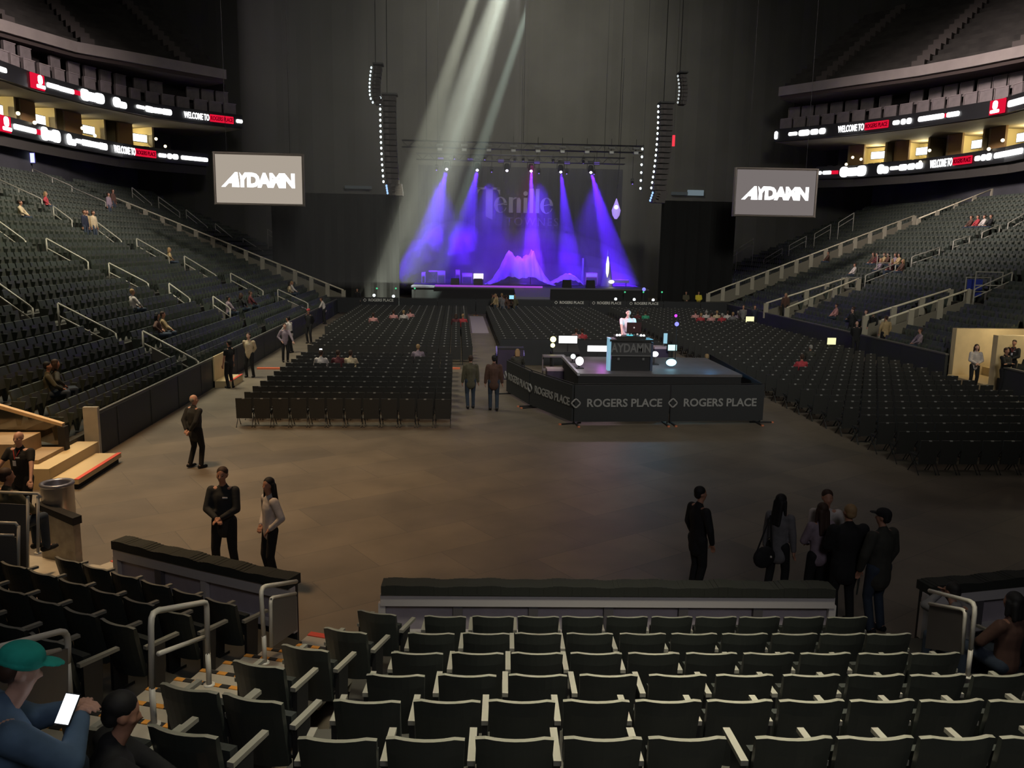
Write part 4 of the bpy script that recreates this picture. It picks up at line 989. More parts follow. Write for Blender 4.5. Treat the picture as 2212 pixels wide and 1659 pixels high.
# backdrop with the singer's name in thick and thin serif letters
a, b = D(900, 380, 78.6), D(1385, 612, 78.6)
t = thing('stage_backdrop', 'black stage backdrop with pale serif lettering behind the lamps', 'backdrop', (cx, 78.6, SZ))
mb = MB(); k = 90; pv = None
for i in range(k+1):
    x = SX0-cx+(SX1-SX0)*i/k; y = .05*math.sin(i*1.3)+.15
    if pv: mb.hexa([(pv[0], pv[1], 0), (x, y, 0), (x, y+.04, 0), (pv[0], pv[1]+.04, 0), (pv[0], pv[1], 10.4), (x, y, 10.4), (x, y+.04, 10.4), (pv[0], pv[1]+.04, 10.4)])
    pv = (x, y)
mb.build('cloth', mat('backdrop_black', (.012, .012, .014), .9), t)
LETB = mat('backdrop_letter', (.24, .22, .29), .8)
def glyphs(o3, sc_):
    mb = MB()
    def pr(pts): mb.prism([(x*sc_, y*sc_) for x, y in pts], o3, (1, 0, 0), (0, 0, 1), .03)
    def arc(cx, cy_, rx0, ry0, rx1, ry1, a0, a1, n=14):
        A = [(cx+rx0*math.cos(R(a0+(a1-a0)*i/n)), cy_+ry0*math.sin(R(a0+(a1-a0)*i/n))) for i in range(n+1)]
        B = [(cx+rx1*math.cos(R(a0+(a1-a0)*i/n)), cy_+ry1*math.sin(R(a0+(a1-a0)*i/n))) for i in range(n+1)]
        for i in range(n): pr([A[i], A[i+1], B[i+1], B[i]])
    # T with a heavy stem that runs below the line and hooked bar ends
    pr([(19, 66), (34, 66), (34, -2), (19, 5)]); pr([(0, 62), (0, 66), (50, 66), (50, 62)]); pr([(0, 66), (8, 64), (4, 58), (1, 52)]); pr([(50, 66), (40, 64), (46, 58), (49, 50)])
    # e
    def e(x):
        arc(x+13, 30, 14, 17, 6, 15.5, 60, 300); arc(x+13, 30, 14, 17, 12, 15, -55, -20); arc(x+13, 30, 14, 17, 7.5, 15.5, 0, 62); pr([(x+6, 29), (x+27, 33), (x+27, 35), (x+6, 31)])
    e(38)
    pr([(69, 14), (78, 14), (78, 46), (69, 47)]); pr([(86, 14), (95, 14), (95, 40), (92, 46), (86, 46)]); arc(85, 38, 9, 9, 7, 6, 60, 170)
    pr([(101, 14), (109, 14), (109, 46), (101, 46)]); arc(105, 55, 5, 5, .1, .1, 0, 360, 10)
    pr([(114, 14), (122, 14), (122, 66), (114, 65)]); pr([(127, 14), (135, 14), (135, 66), (127, 65)])
    e(138)
    return mb
g0 = D(1030, 470, 78.4); g1 = D(1195, 472, 78.4)
s_ = (g1.x-g0.x)/166.0
glyphs((g0.x-cx, -.10, g0.z-SZ-1.0*s_*2), s_).build('lettering', LETB, t)
gm = D(1150, 480, 78.4); text('TOWNES', 1.05, mat('dim_backdrop_letter', (.10, .09, .14), .8), t, (gm.x-cx, -.10, gm.z-SZ), (PI/2, 0, 0), space=1.2)

# ---- covered drum riser: cloth hung over two tall stands
p = D(1123, 610, 70.5)
t = thing('covered_drum_riser', 'tall equipment under a draped cloth with two peaks, centre stage', 'covered equipment', (p.x, 70.5, SZ))
mb = MB(); nx, ny = 44, 16
def dz(u, v):          # u across -1..1, v depth -1..1
    x = abs(u); pk = 2.95*(1-min(1, (x-.34)/.66))**1.75 if x > .34 else 2.25+.7*(x/.34)**2.2
    return max(.04, (pk*(1-.30*v*v))*(1-.0*v)) if x < .99 else .03
vs = {}
for i in range(nx+1):
    for j in range(ny+1):
        u = -1+2*i/nx; v = -1+2*j/ny; f = .16*math.sin(i*1.45+j*.35)+.06*math.sin(i*.8-j*1.7)
        z = dz(u, v)+f*(1-abs(u)); z = z*(1-max(0, abs(v)-.55)*1.4)
        yy = v*1.1+f*.9-.25*math.sin(PI*(1-abs(u)))*(.3 if v < 0 else 0)
        vs[i, j] = len(mb.v); mb.v.append((u*3.0*(1+.03*math.sin(j*1.3)), yy, max(.02, z)))
for i in range(nx):
    for j in range(ny): mb.f.append((vs[i, j], vs[i+1, j], vs[i+1, j+1], vs[i, j+1])); mb.m.append(0)
mb.build('cloth', mat('violet_lit_cloth', (.40, .36, .60), .8), t, smooth=True)  # blue stage light tinted into the cloth colour
for s in (-1, 1): mb = MB(); mb.tube([(s*.9, 0, 0), (s*.9, 0, 2.8)], .03, 6); mb.build('stand_pole', DKMETAL, t)
p = D(1222, 606, 71)
t = thing('covered_keyboard_rig', 'low wide equipment under cloth right of the draped drum riser', 'covered equipment', (p.x, 71, SZ))
mb = MB(); vs = {}; nx, ny = 26, 10
for i in range(nx+1):
    for j in range(ny+1):
        u = -1+2*i/nx; v = -1+2*j/ny; z = 1.0*(1-u*u)**.5*(.75+.25*math.sin(3*u+1))*(1-.5*v*v)+.05*math.sin(i*1.7+j)
        vs[i, j] = len(mb.v); mb.v.append((u*1.5, v*.8, max(.02, z)))
for i in range(nx):
    for j in range(ny): mb.f.append((vs[i, j], vs[i+1, j], vs[i+1, j+1], vs[i, j+1])); mb.m.append(0)
mb.build('cloth', MATS['violet_lit_cloth'], t, smooth=True)
PINK = mat('pink_lit_gear', (.70, .35, .50), .5); MAG = mat('magenta_lit_gear', (.55, .20, .40), .5); PALE = mat('pale_gear', (.75, .70, .75), .5)  # pink and magenta stage light painted into the gear colours
def gear(name, label, px0, px1, py0, py1, Y, m, cat, dep=.5, parts=()):
    a, b = D(px0, py1, Y), D(px1, py0, Y); w_ = b.x-a.x; z0 = SZ; h = max(.15, b.z-z0)
    t = thing(name, label, cat, ((a.x+b.x)/2, Y, SZ)); mb = MB(); mb.span(-w_/2, w_/2, -dep/2, dep/2, 0, h); mb.build('cabinet', m, t)
    mb = MB(); mb.span(-w_/2+.05, w_/2-.05, -dep/2-.02, -dep/2, .06, h*.6); mb.build('grille', DKMETAL, t)
    mb = MB(); mb.span(-w_/2+.04, w_/2-.04, -dep/2-.03, -dep/2, h*.68, h*.94); mb.build('control_strip', PALE, t)
    return t
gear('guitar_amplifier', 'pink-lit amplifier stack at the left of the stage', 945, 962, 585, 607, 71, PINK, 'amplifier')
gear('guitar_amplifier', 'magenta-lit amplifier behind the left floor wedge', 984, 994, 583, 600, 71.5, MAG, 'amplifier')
gear('guitar_amplifier', 'low magenta-lit amplifier left of the bright white cabinet', 998, 1020, 590, 607, 71.5, MAG, 'amplifier')
gear('guitar_amplifier', 'violet-lit amplifier at the right of the stage', 1264, 1290, 589, 607, 71, MAG, 'amplifier')
gear('equipment_rack', 'blue-lit rack at the far left of the stage', 911, 919, 588, 607, 71, PALE, 'rack')
a, b = D(1023, 603, 70), D(1044, 591, 70)
t = thing('lit_cabinet', 'small overexposed white lit cabinet left of the draped riser', 'cabinet', ((a.x+b.x)/2, 70, SZ)); mb = MB(); mb.span(-.42, .42, -.2, .2, 0, a.z-SZ+.02); mb.build('base', DKMETAL, t)
mb = MB(); mb.span(-.41, .41, -.19, .2, a.z-SZ+.02, b.z-SZ); mb.build('lit_front', glow('lilac_white', (.95, .85, 1), 1.6), t)
t = thing('keyboard_stand', 'thin pink-lit keyboard stand left of the amplifier stack', 'keyboard', (D(936, 600, 71).x, 71, SZ))
mb = MB(); mb.span(-.4, .4, -.15, .15, .95, 1.06); mb.build('keyboard', PINK, t)
for s in (-1, 1): mb = MB(); mb.tube([(-.3*s, 0, 0), (.3*s, 0, .95)], .02, 6); mb.build('leg', DKMETAL, t)
for px, l in ((983, 'left outer'), (1033, 'left inner'), (1225, 'right inner'), (1276, 'right outer')):
    p = D(px, 618, 66.5); t = thing('floor_wedge', 'black floor monitor wedge at the stage lip, '+l, 'stage monitor', (p.x, 66.7, SZ))
    mb = MB(); mb.hexa([(-.36, -.3, 0), (.36, -.3, 0), (.36, .3, 0), (-.36, .3, 0), (-.30, -.28, .62), (.30, -.28, .62), (.33, .1, .62), (-.33, .1, .62)]); mb.build('cabinet', BLACK, t)
    mb = MB(); mb.hexa([(-.28, .30, .06), (.28, .30, .06), (.28, .32, .06), (-.28, .32, .06), (-.26, .12, .56), (.26, .12, .56), (.26, .14, .56), (-.26, .14, .56)]); mb.build('grille', DKMETAL, t)
p = D(1258, 606, 71); t = thing('light_pole', 'slim violet-lit pole standing right of the covered low rig', 'pole', (p.x, 71, SZ))
mb = MB(); mb.tube([(0, 0, 0), (0, 0, 2.3)], .09, 8); mb.build('pole', mat('violet_lit_pole', (.3, .22, .5), .6), t); mb = MB(); mb.box((0, 0, .05), (.5, .5, .1)); mb.build('base', DKMETAL, t)  # violet stage light painted into the pole colour
p = D(1311, 604, 69.5); t = thing('lit_tower', 'narrow pointed tower lit yellow-white at the right of the stage', 'lit tower', (p.x, 69.5, SZ))
mb = MB(); mb.lathe([(.52, 0), (.40, .9), (.20, 2.0), (.03, 3.05)], (0, 0, 0), 10); mb.build('fabric', mat('tower_fabric', (.25, .22, .4), .7), t, smooth=True)
mb = MB(); mb.lathe([(.02, .75), (.12, 1.2), (.13, 1.9), (.03, 2.5)], (-.05, -.38, 0), 8); mb.build('lamp', glow('tower_glow', (1, 1, .75), 1.6), t, smooth=True)
mb = MB(); mb.ball((.28, -.6, .42), .24, 12, 8, 0, (1, .7, .6)); mb.build('floor_lamp_head', glow('tower_lamp', (1, 1, .85), 2.5), t, smooth=True)
p = D(1330, 606, 70); t = thing('drum_hardware', 'small blue-lit keyboard and drum gear right of the pointed tower', 'instrument', (p.x+.3, 70, SZ))
mb = MB(); mb.span(-.8, .8, -.3, .3, .3, .55); mb.build('body', mat('violet_lit_gear', (.35, .3, .6), .5), t)  # violet stage light painted into the body colour
for s in (-1, 1): mb = MB(); mb.tube([(s*.6, 0, 0), (s*.6, 0, .3)], .03, 6); mb.build('leg', DKMETAL, t)
# hanging lit fixture on the right
p = D(1331, 452, 70); t = thing('hanging_lit_fixture', 'violet and white lit object hanging at the right of the stage', 'hanging light', (p.x, 70, p.z))
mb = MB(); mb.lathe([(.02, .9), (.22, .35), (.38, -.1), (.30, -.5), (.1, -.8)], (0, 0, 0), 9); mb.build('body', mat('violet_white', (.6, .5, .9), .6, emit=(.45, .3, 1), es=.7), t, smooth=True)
mb = MB(); mb.ball((-.05, -.25, .15), .18, 8, 6); mb.build('lamp', glow('lilac_lamp', (.85, .8, 1), 2), t, smooth=True)
mb = MB(); mb.tube([(0, 0, .85), (.15, 0, 4.2), (.2, 0, 12)], .03, 6); mb.build('cable', DKMETAL, t)

# ---- trusses and lamps over the stage
def truss(label, p0, p1, s=.5):
    t = thing('lighting_truss', label, 'truss', ((p0[0]+p1[0])/2, p0[1], p0[2])); L_ = p1[0]-p0[0]; mb = MB()
    for dy in (-s/2, s/2):
        for dz_ in (-s/2, s/2): mb.tube([(-L_/2, dy, dz_), (L_/2, dy, dz_)], .035, 5)
    mb.build('chords', mat('truss_metal', (.05, .05, .05), .5, .5), t); mb = MB(); n = int(L_/s)
    for i in range(n):
        x = -L_/2+s*i; z = 1 if i % 2 else -1
        mb.tube([(x, -s/2, -s/2*z), (x+s, -s/2, s/2*z)], .018, 4); mb.tube([(x, s/2, -s/2*z), (x+s, s/2, s/2*z)], .018, 4)
    mb.build('braces', MATS['truss_metal'], t)
    for s_ in (-.4, 0, .4): mb = MB(); mb.tube([(L_*s_, 0, .2), (L_*s_, 0, 32.9-p0[2])], .02, 5); mb.build('chain', DKMETAL, t)
    return t
truss('front lighting truss above the stage', (-4.4, 68, 13.0), (14.8, 68, 13.0))
truss('rear lighting truss carrying the bright lamps', (-3.4, 71, 12.35), (14.0, 71, 12.35))
def movinghead(label, px, py, Y, lensm, grp, s=1.0, top=None):
    p = D(px, py, Y); t = thing('moving_head_lamp', label, 'stage lamp', p, 0, grp)
    mb = MB(); mb.lathe([(.10*s, .30*s), (.17*s, .22*s), (.19*s, -.02*s), (.17*s, -.16*s)], (0, 0, 0), 12); mb.build('head', BLACK, t, smooth=True)
    mb = MB(); mb.ball((0, -.10*s, -.14*s), .10*s, 10, 7, 0, (1, .8, 1.15)); mb.build('lens', lensm, t, smooth=True)
    mb = MB(); mb.tube([(-.24*s, 0, 0), (-.24*s, 0, .42*s), (.24*s, 0, .42*s), (.24*s, 0, 0)], .03*s, 6); mb.box((0, 0, .50*s), (.36*s, .28*s, .16*s)); mb.build('yoke', DKMETAL, t)
    if top and top > p.z+.3: mb = MB(); mb.tube([(0, 0, .5*s), (0, 0, top-p.z)], .02, 5); mb.build('hanger', DKMETAL, t)
    return t
LM = glow('violet_lens', (.80, .70, 1), 7); LV = glow('dim_violet_lens', (.25, .16, .8), 1.3); LG = mat('faint_glow_lens', (.3, .3, .28), .5, emit=(.5, .5, .45), es=.12)  # last lens given a faint glow though its lamps are off
SPX = [(965, 360), (1031, 362), (1095, 363), (1147, 364), (1211, 366), (1276, 367)]
for i, (x, y) in enumerate(SPX): movinghead('bright violet-white stage lamp, %s from the left in the lit row' % ORD[i+1], x, y, 71, LM, 'bright lamps over the stage', 1.25, 12.3)
for i, (x, y) in enumerate([(943, 365), (982, 341), (1047, 343), (1062, 369), (1112, 346), (1130, 346), (1195, 348), (1260, 350), (1164, 372), (1224, 373), (1283, 374), (1366, 395)]):
    movinghead('small dim violet lamp above stage, %s from the left' % ORD[i+1], x, y, 71, LV, 'dim violet lamps over the stage', .6, 12.75)
for i, (x, y) in enumerate([(952, 343), (1016, 345), (1082, 348), (1160, 351), (1225, 352), (1289, 353)]):
    p = D(x, y, 71); t = thing('flood_lamp', 'flat wide violet flood lamp over the stage, %s from the left' % ORD[i+1], 'flood lamp', p, 0, 'violet floods over the stage')
    mb = MB(); mb.span(-.26, .26, -.05, .15, -.13, .13); mb.build('housing', DKMETAL, t); mb = MB(); mb.span(-.23, .23, -.07, -.05, -.10, .10); mb.build('lens', glow('violet_flood', (.20, .13, .55), .55), t); mb = MB(); mb.tube([(0, .05, .1), (0, .05, .9)], .02, 5); mb.build('hanger', DKMETAL, t)
for i in range(9):
    x = 950+53*i; y = 312+1.0*i
    p = D(x, y+6, 67.6); t = thing('strobe_lamp', 'unlit grey lamp on the front truss, %s from the left' % ORD[i+1], 'stage lamp', p, 0, 'unlit lamps on the front truss')
    mb = MB(); mb.span(-.2, .2, -.1, .1, -.28, -.05); mb.span(-.26, .26, -.12, .12, .10, .26); mb.build('housing', mat('lamp_grey', (.16, .16, .15), .6), t)
    mb = MB(); mb.span(-.16, .16, -.12, -.10, -.25, -.08); mb.build('lens', LG, t)
    mb = MB(); mb.tube([(0, 0, -.05), (0, 0, .9)], .02, 5); mb.build('hanger', DKMETAL, t)

# ---- line arrays of speakers with white marker lamps
WD = glow('marker_white', (.80, .95, 1), 4.0); WDD = glow('marker_dim', (.7, .75, .75), .8); BD = glow('marker_blue', (.3, .5, .9), 1.6)
def line_array(label, pts, Y, w_, m, body, nlow=0):
    p0 = D(*pts[0], Y); t = thing('line_array', label, 'speaker array', p0, 0, 'hanging speaker arrays')
    h = abs(D(*pts[-1], Y).z-p0.z)/(len(pts)-1)
    for i, q in enumerate(pts):
        p = D(*q, Y)-p0; c = MB(); c.hexa([(p.x+.18, -.35, p.z-h*.46), (p.x+.18+w_, -.45, p.z-h*.46), (p.x+.18+w_, .5, p.z-h*.46), (p.x+.18, .4, p.z-h*.46), (p.x+.18, -.35, p.z+h*.46), (p.x+.18+w_, -.45, p.z+h*.46), (p.x+.18+w_, .5, p.z+h*.46), (p.x+.18, .4, p.z+h*.46)])
        cab = c.build('cabinet', body, t)
        c = MB(); c.span(p.x+.25+w_*.1, p.x+.18+w_*.45, -.47, -.40, p.z-h*.36, p.z+h*.36); c.build('grille', mat('array_grille', (.09, .075, .07), .6), cab)
        c = MB(); rr = min(.085, h*.3); c.ball((p.x, -.3, p.z), rr, 8, 6, 0, (.9, .6, 1.15)); c.build('marker_lamp', BD if i >= len(pts)-nlow else m, cab, smooth=True)
        c = MB(); c.box((p.x+.10, -.3, p.z), (.2, .04, .03)); c.build('bracket', DKMETAL, cab)
    c = MB(); c.span(.1, w_+.3, -.5, .5, .22, .34); c.tube([(w_/2, 0, .3), (w_/2, 0, 32.9-p0.z)], .03, 5); c.build('fly_bar', DKMETAL, t)
    return t
AB = mat('array_body', (.055, .045, .042), .6)
line_array('tall hanging speaker array with white markers, left of the stage', [(822+16*(i/15)**2.2*.45, 213+12.0*i) for i in range(16)]+[(835.5+.8*k, 402+5.2*k) for k in range(4)], 64, .95, WD, AB, 4)
line_array('short curved speaker array above the left one', [(803-3.8*math.sin(PI*i/9*.9)+(max(0, i-7))**2*1.1, 148+8.3*i) for i in range(10)], 64, .55, glow('marker_mid', (.7, .85, .9), 1.8), AB)
line_array('tall hanging speaker array with white markers, right of the stage', [(1420-15*(i/15)**2.0, 231+11.7*i) for i in range(16)]+[(1408-1.8*k, 417+5.5*k) for k in range(4)], 65, .95, WD, AB, 4)
line_array('short dim curved speaker array above the right one', [(1462+3*math.sin(PI*i/7), 166+8.1*i) for i in range(8)], 65, .45, WDD, AB)
t = thing('marker_pole', 'hanging pole with six white marker lamps inside the right array', 'light pole', D(1387, 322, 66), 0)
o3 = Vector(t.location); mb = MB(); e = D(1384, 409, 66)-o3; mb.tube([(0.12, 0, .3), (e.x+.12, 0, e.z-.2)], .04, 6); mb.tube([(0.12, 0, .3), (.12, 0, 32.9-o3.z)], .015, 4); mb.build('pole', DKMETAL, t)
for i in range(6): p = D(1387-.8*i, 322+17*i, 66)-o3; mb = MB(); mb.ball((p.x, -.08, p.z), .09, 8, 6, 0, (.9, .6, 1.1)); mb.build('marker_lamp', WD, t, smooth=True)
p = D(1455, 304, 66); mb = MB(); mb.span(-.10, .10, -.05, .05, -.42, .42); n_ = len(mb.f); mb.tube([(0, 0, .4), (0, 0, 32.95-p.z)], .012, 4); mb.m = [0]*n_+[1]*(len(mb.f)-n_); o = mb.build('red_sign', [glow('red_sign', (1, .05, .08), 1.0), BLACK], loc=p); tag(o, 'small upright red light beside the right speaker array', 'sign light')
for (x0, x1, y0, y1, Y, m, l) in ((1485, 1520, 411, 422, 85.8, glow('pale_glow', (.25, .32, .36), .5), 'pale blue glowing strip left of the right screen'), (1450, 1486, 415, 421, 85.8, glow('dim_glow', (.08, .09, .09), .4), 'faint strip beside the pale blue glowing strip'), (745, 803, 402, 407, 85.8, MATS['dim_glow'], 'faint grey strip left of the left array')):
    a, b = D(x0, y1, Y), D(x1, y0, Y); mb = MB(); mb.span(0, b.x-a.x, -.1, .1, 0, b.z-a.z); o = mb.build('glow_band', m, loc=a); tag(o, l, 'window')  # plain glowing strips in front of the far drape
# lamps along the stage rail
t0 = 0
for i, (x, y, c, Y) in enumerate([(814, 623, 0, 65), (855, 623, 0, 65), (896, 623, 0, 65), (1350, 631, 0, 65), (1390, 631, 0, 65), (1430, 631, 0, 65), (808, 638, 1, 64), (850, 640, 1, 64), (1330, 646, 1, 64), (1370, 647, 1, 64), (1411, 648, 1, 64), (1391, 625, 2, 65.5)]):
    fixture('small %s lamp on the rail before the stage, %s from the left' % (['green', 'white', 'blue'][c], ORD[[1, 2, 3, 4, 5, 6, 1, 2, 3, 4, 5, 1][i]]), x, y, Y, [glow('green_lamp', (.1, .8, .35), .8), glow('white_rail_lamp', (.85, .95, 1), 3), glow('blue_rail_lamp', (.3, .3, 1), 1)][c], [.07, .11, .15][c], name='rail_lamp', grp='little lamps before the stage')
mb = MB(); mb.span(-9, 20, 64.2, 64.4, .9, .98)
for i in range(15): mb.span(-9+2.05*i, -8.95+2.05*i, 64.2, 64.4, 0, .9)
o = mb.build('stage_rail', DKMETAL); tag(o, 'low dark rail running along the pit before the stage', 'rail')

# ---- video screens
def vscreen(label, q, Y, m, dz_, side):
    a, b, c = D(*q[0], Y), D(*q[1], Y+side*.0), D(*q[2], Y); w_ = b.x-a.x; h = a.z-c.z; ctr = Vector(((a.x+b.x)/2, Y, (a.z+c.z)/2))
    t = thing('video_screen', label, 'screen', ctr, R(side*1.5), 'grey video screens beside the stage')
    mb = MB(); mb.span(-w_/2+.14, w_/2-.14, -.06, .1, -h/2+.14, h/2-.14); mb.build('display', m, t)
    mb = MB()
    for x in (-w_/2+.05, w_/2-.05): mb.tube([(x, -.1, -h/2), (x, -.1, h/2)], .055, 6)
    for z in (-h/2+.05, h/2-.05): mb.tube([(-w_/2, -.1, z), (w_/2, -.1, z)], .055, 6)
    mb.span(-w_/2, w_/2, .1, .3, -h/2, h/2); mb.build('frame', [mat('screen_frame', (.16, .14, .12), .5)], t)
    o = text('AYDAMN', 1.12, WG, t, (.12, -.08, -.10), (PI/2, 0, 0), ext=.01, bold=.065, sx=.92*w_/5.49, space=.92)
    o.name = 'lettering'
    for v in o.data.vertices:
        if v.co.x < -1.35*w_/5.49: v.co.x += (v.co.y)*.55
    for s in (-.35, .35): mb = MB(); mb.tube([(w_*s, 0, h/2), (w_*s, 0, 32.9-ctr.z)], .014, 5); mb.build('chain', MATS['masking_black'], t)
    return t
vscreen('grey video screen with white lettering hanging left of the stage', [(460, 328), (655, 335), (460, 442)], 54, glow('screen_beige', (.40, .345, .285), 1.0), 0, 1)
vscreen('grey video screen with white lettering hanging right of the stage', [(1590, 361), (1767, 365), (1590, 467)], 57, glow('screen_mauve', (.178, .155, .150), 1.0), 0, -1)

# ================================================================ LIGHT ON THE STAGE AND HAZE
BL = (.085, .008, 1.0)
tg = [(905, 600, 74), (985, 600, 74), (1100, 470, 80), (1150, 610, 72), (1235, 610, 72), (1340, 612, 71)]
pw = [80000, 80000, 60000, 130000, 110000, 150000]; an = [26, 26, 17, 16, 17, 19]
for i, (x, y) in enumerate(SPX):
    p = D(x, y+5, 71); p.y -= .25; q = D(*tg[i]); c = (.15, .02, 1.0) if i == 3 else BL
    spot('stage_beam', p, q, pw[i], c, an[i], .5, .08)
for i, x in enumerate((-1.5, 2.5, 6.5, 11)): spot('stage_wash', (x, 66.9, 10.5), (x+.4, 72.0, SZ+.3), (21000, 24000, 24000, 12000)[i], (.10, .01, 1.0), 48, .9, .3)
spot('stage_magenta', (6, 67.5, 12), (5, 71.5, 2), 900, (1, .05, .5), 50, 1, .3)
# low fog lamps at the back of the stage
def hbox(name, x0, x1, y0, y1, z0, z1, dens, label, col=(1, 1, 1)):
    mb = MB(); mb.span(x0, x1, y0, y1, z0, z1); o = mb.build(name, haze(name+'_air', dens, col)); return tag(o, label, 'haze', None, 'stuff')
hbox('stage_haze', -4.4, 15.9, 67.6, 78.3, 1.97, 12.6, .022, 'thin violet-lit haze hanging over the stage')
for (rz_, dn_) in ((1.6, .05), (2.8, .035), (4.6, .02)):
    mb = MB(); mb.ball((0, 0, 0), 1, 28, 14, 0, (10.2, 5.2, rz_)); o = mb.build('fog_layer', haze('low_fog_air', dn_), loc=(5.9, 73, SZ+.2), smooth=True); tag(o, 'violet fog layer lying over the stage deck, %s' % {1.6: 'lowest', 2.8: 'middle', 4.6: 'highest'}[rz_], 'fog', None, 'stuff')
for (px, py, rx, rz, dn) in ((905, 575, 2.2, 1.9, .25), (985, 560, 2.6, 2.7, .30), (1060, 540, 2.2, 2.8, .14), (940, 520, 1.3, 1.3, .12), (1180, 560, 3.2, 2.6, .10)):
    p = D(px, py, 74); mb = MB()
    for q_, f_ in ((1.25, 0), (1.05, .1), (.85, -.1), (.62, .1), (.4, 0)):
        m2 = MB(); m2.ball((0, 0, 0), 1, 20, 12, 0, (rx*q_, 2.0*q_, rz*q_))
        if q_ != 1.25: o2 = m2.build('fog_core', MATS_F, loc=(f_*rx, 0, -.12*rz), smooth=True); o2.parent = o; o2['kind'] = 'stuff'
        else: MATS_F = haze('fog_cloud_air', dn*.25); o = m2.build('fog_cloud', MATS_F, loc=p, smooth=True)
    tag(o, 'violet fog cloud low at the left of the stage, around %s' % {905: 'the far left', 985: 'the amplifiers', 1060: 'left of the drape', 940: 'the upper left', 1180: 'the centre right'}[px], 'fog', None, 'stuff')
hbox('arena_haze', -14, 4.6, 56.5, 66.8, 2.2, 31, .020, 'thin haze added to carry the added pale overhead beams')
# unseen roof lamps added to redraw pale lens-flare streaks
for (x0, x1, y1, P_, a_, bl, col) in ((1083, 893, 575, 330000, 2.8, .7, (.80, 1, .86)), (1022, 828, 575, 300000, 5.8, .8, (.97, 1, .78)), (1147, 960, 557, 380000, 3.2, .8, (.80, 1, .84)), (1078, 885, 575, 340000, 11, 1, (.95, 1, .82))):
    sl = (x1-x0)/y1; p = D(x0-sl*290, -290, 58.0); q = D(x1+sl*20, y1+20, 66.0)
    spot('added_streak_beam', p, q, P_, col, a_, bl, .12)
    t = movinghead('lamp added in the roof throwing a pale flare streak down to the left, aimed near %d' % 0 if False else 'added roof lamp throwing a pale flare streak down left, '+{1083: 'middle', 1022: 'left', 1147: 'right', 1078: 'soft wide'}[x0]+' one', x0-sl*290, -300, 58.3, LM, 'added roof lamps', 1.2, 33)
spot('added_drape_light', (5, 60, 30), (5.5, 86, 21), 23000, (1, .97, .86), 100, 1, 1.0)  # added lamp, greys the far drape in place of haze glow
# ================================================================ PEOPLE
def cap(bm, a, b, ra, rb, fa=1.0, fb=1.0, n=10):
    """tapered rounded limb from a to b; fa, fb flatten it along the body's depth (y)"""
    a, b = Vector(a), Vector(b); d = b-a; L_ = max(d.length, 1e-4); d = d/L_
    ref = Vector((1, 0, 0)) if abs(d.x) < .8 else Vector((0, 0, 1))
    v_ = d.cross(ref).normalized(); u = v_.cross(d).normalized()      # u ~ x, v ~ depth
    prof = [(-ra, .02), (-ra*.8, .6), (-ra*.4, .92), (0, 1)]
    rings = [(a+d*o, ra*k, fa) for o, k in prof]+[(b+d*o, rb*k, fb) for o, k in ((0, 1), (rb*.4, .92), (rb*.8, .6), (rb, .02))]
    P = []
    for c, r, f in rings: P.append([bm.verts.new(c+u*(math.cos(2*PI*k/n)*r)+v_*(math.sin(2*PI*k/n)*r*f)) for k in range(n)])
    for A, B in zip(P[:-1], P[1:]):
        for k in range(n): bm.faces.new((A[k], A[(k+1) % n], B[(k+1) % n], B[k]))
    bm.faces.new(list(reversed(P[0]))); bm.faces.new(P[-1])
def ell(bm, c, r, rot=None, n=12, m=8):
    c = Vector(c); P = []
    for i in range(m+1):
        t = PI*i/m; row = []
        for k in range(n):
            p = Vector((max(.02, math.sin(t))*math.cos(2*PI*k/n)*r[0], max(.02, math.sin(t))*math.sin(2*PI*k/n)*r[1], math.cos(t)*r[2]))
            row.append(bm.verts.new(c+(rot @ p if rot else p)))
        P.append(row)
    for A, B in zip(P[:-1], P[1:]):
        for k in range(n): bm.faces.new((A[k], B[k], B[(k+1) % n], A[(k+1) % n]))
    bm.faces.new(P[0]); bm.faces.new(list(reversed(P[-1])))
def fuse(bm, vox, sm=3):
    bmesh.ops.recalc_face_normals(bm, faces=bm.faces)
    me = bpy.data.meshes.new('tmp'); bm.to_mesh(me); bm.free(); o = bpy.data.objects.new('tmp', me); C.objects.link(o)
    r = o.modifiers.new('r', 'REMESH'); r.mode = 'VOXEL'; r.voxel_size = vox; r.use_smooth_shade = True
    if sm: s = o.modifiers.new('s', 'SMOOTH'); s.factor = .5; s.iterations = sm
    dg = bpy.context.evaluated_depsgraph_get(); out = bpy.data.meshes.new_from_object(o.evaluated_get(dg))
    bpy.data.objects.remove(o); bpy.data.meshes.remove(me)
    out.polygons.foreach_set('use_smooth', [True]*len(out.polygons)); return out
def ik(a, b, l1, l2, pole):
    a, b, pole = Vector(a), Vector(b), Vector(pole); d = b-a; L_ = d.length
    if L_ > (l1+l2)*.999: b = a+d*((l1+l2)*.999/L_); d = b-a; L_ = d.length
    x = (l1*l1-l2*l2+L_*L_)/(2*L_); h = math.sqrt(max(0, l1*l1-x*x)); n = d/L_
    p = pole-n*pole.dot(n)
    if p.length < 1e-4: p = Vector((0, 1, 0))
    return a+n*x+p.normalized()*h, b
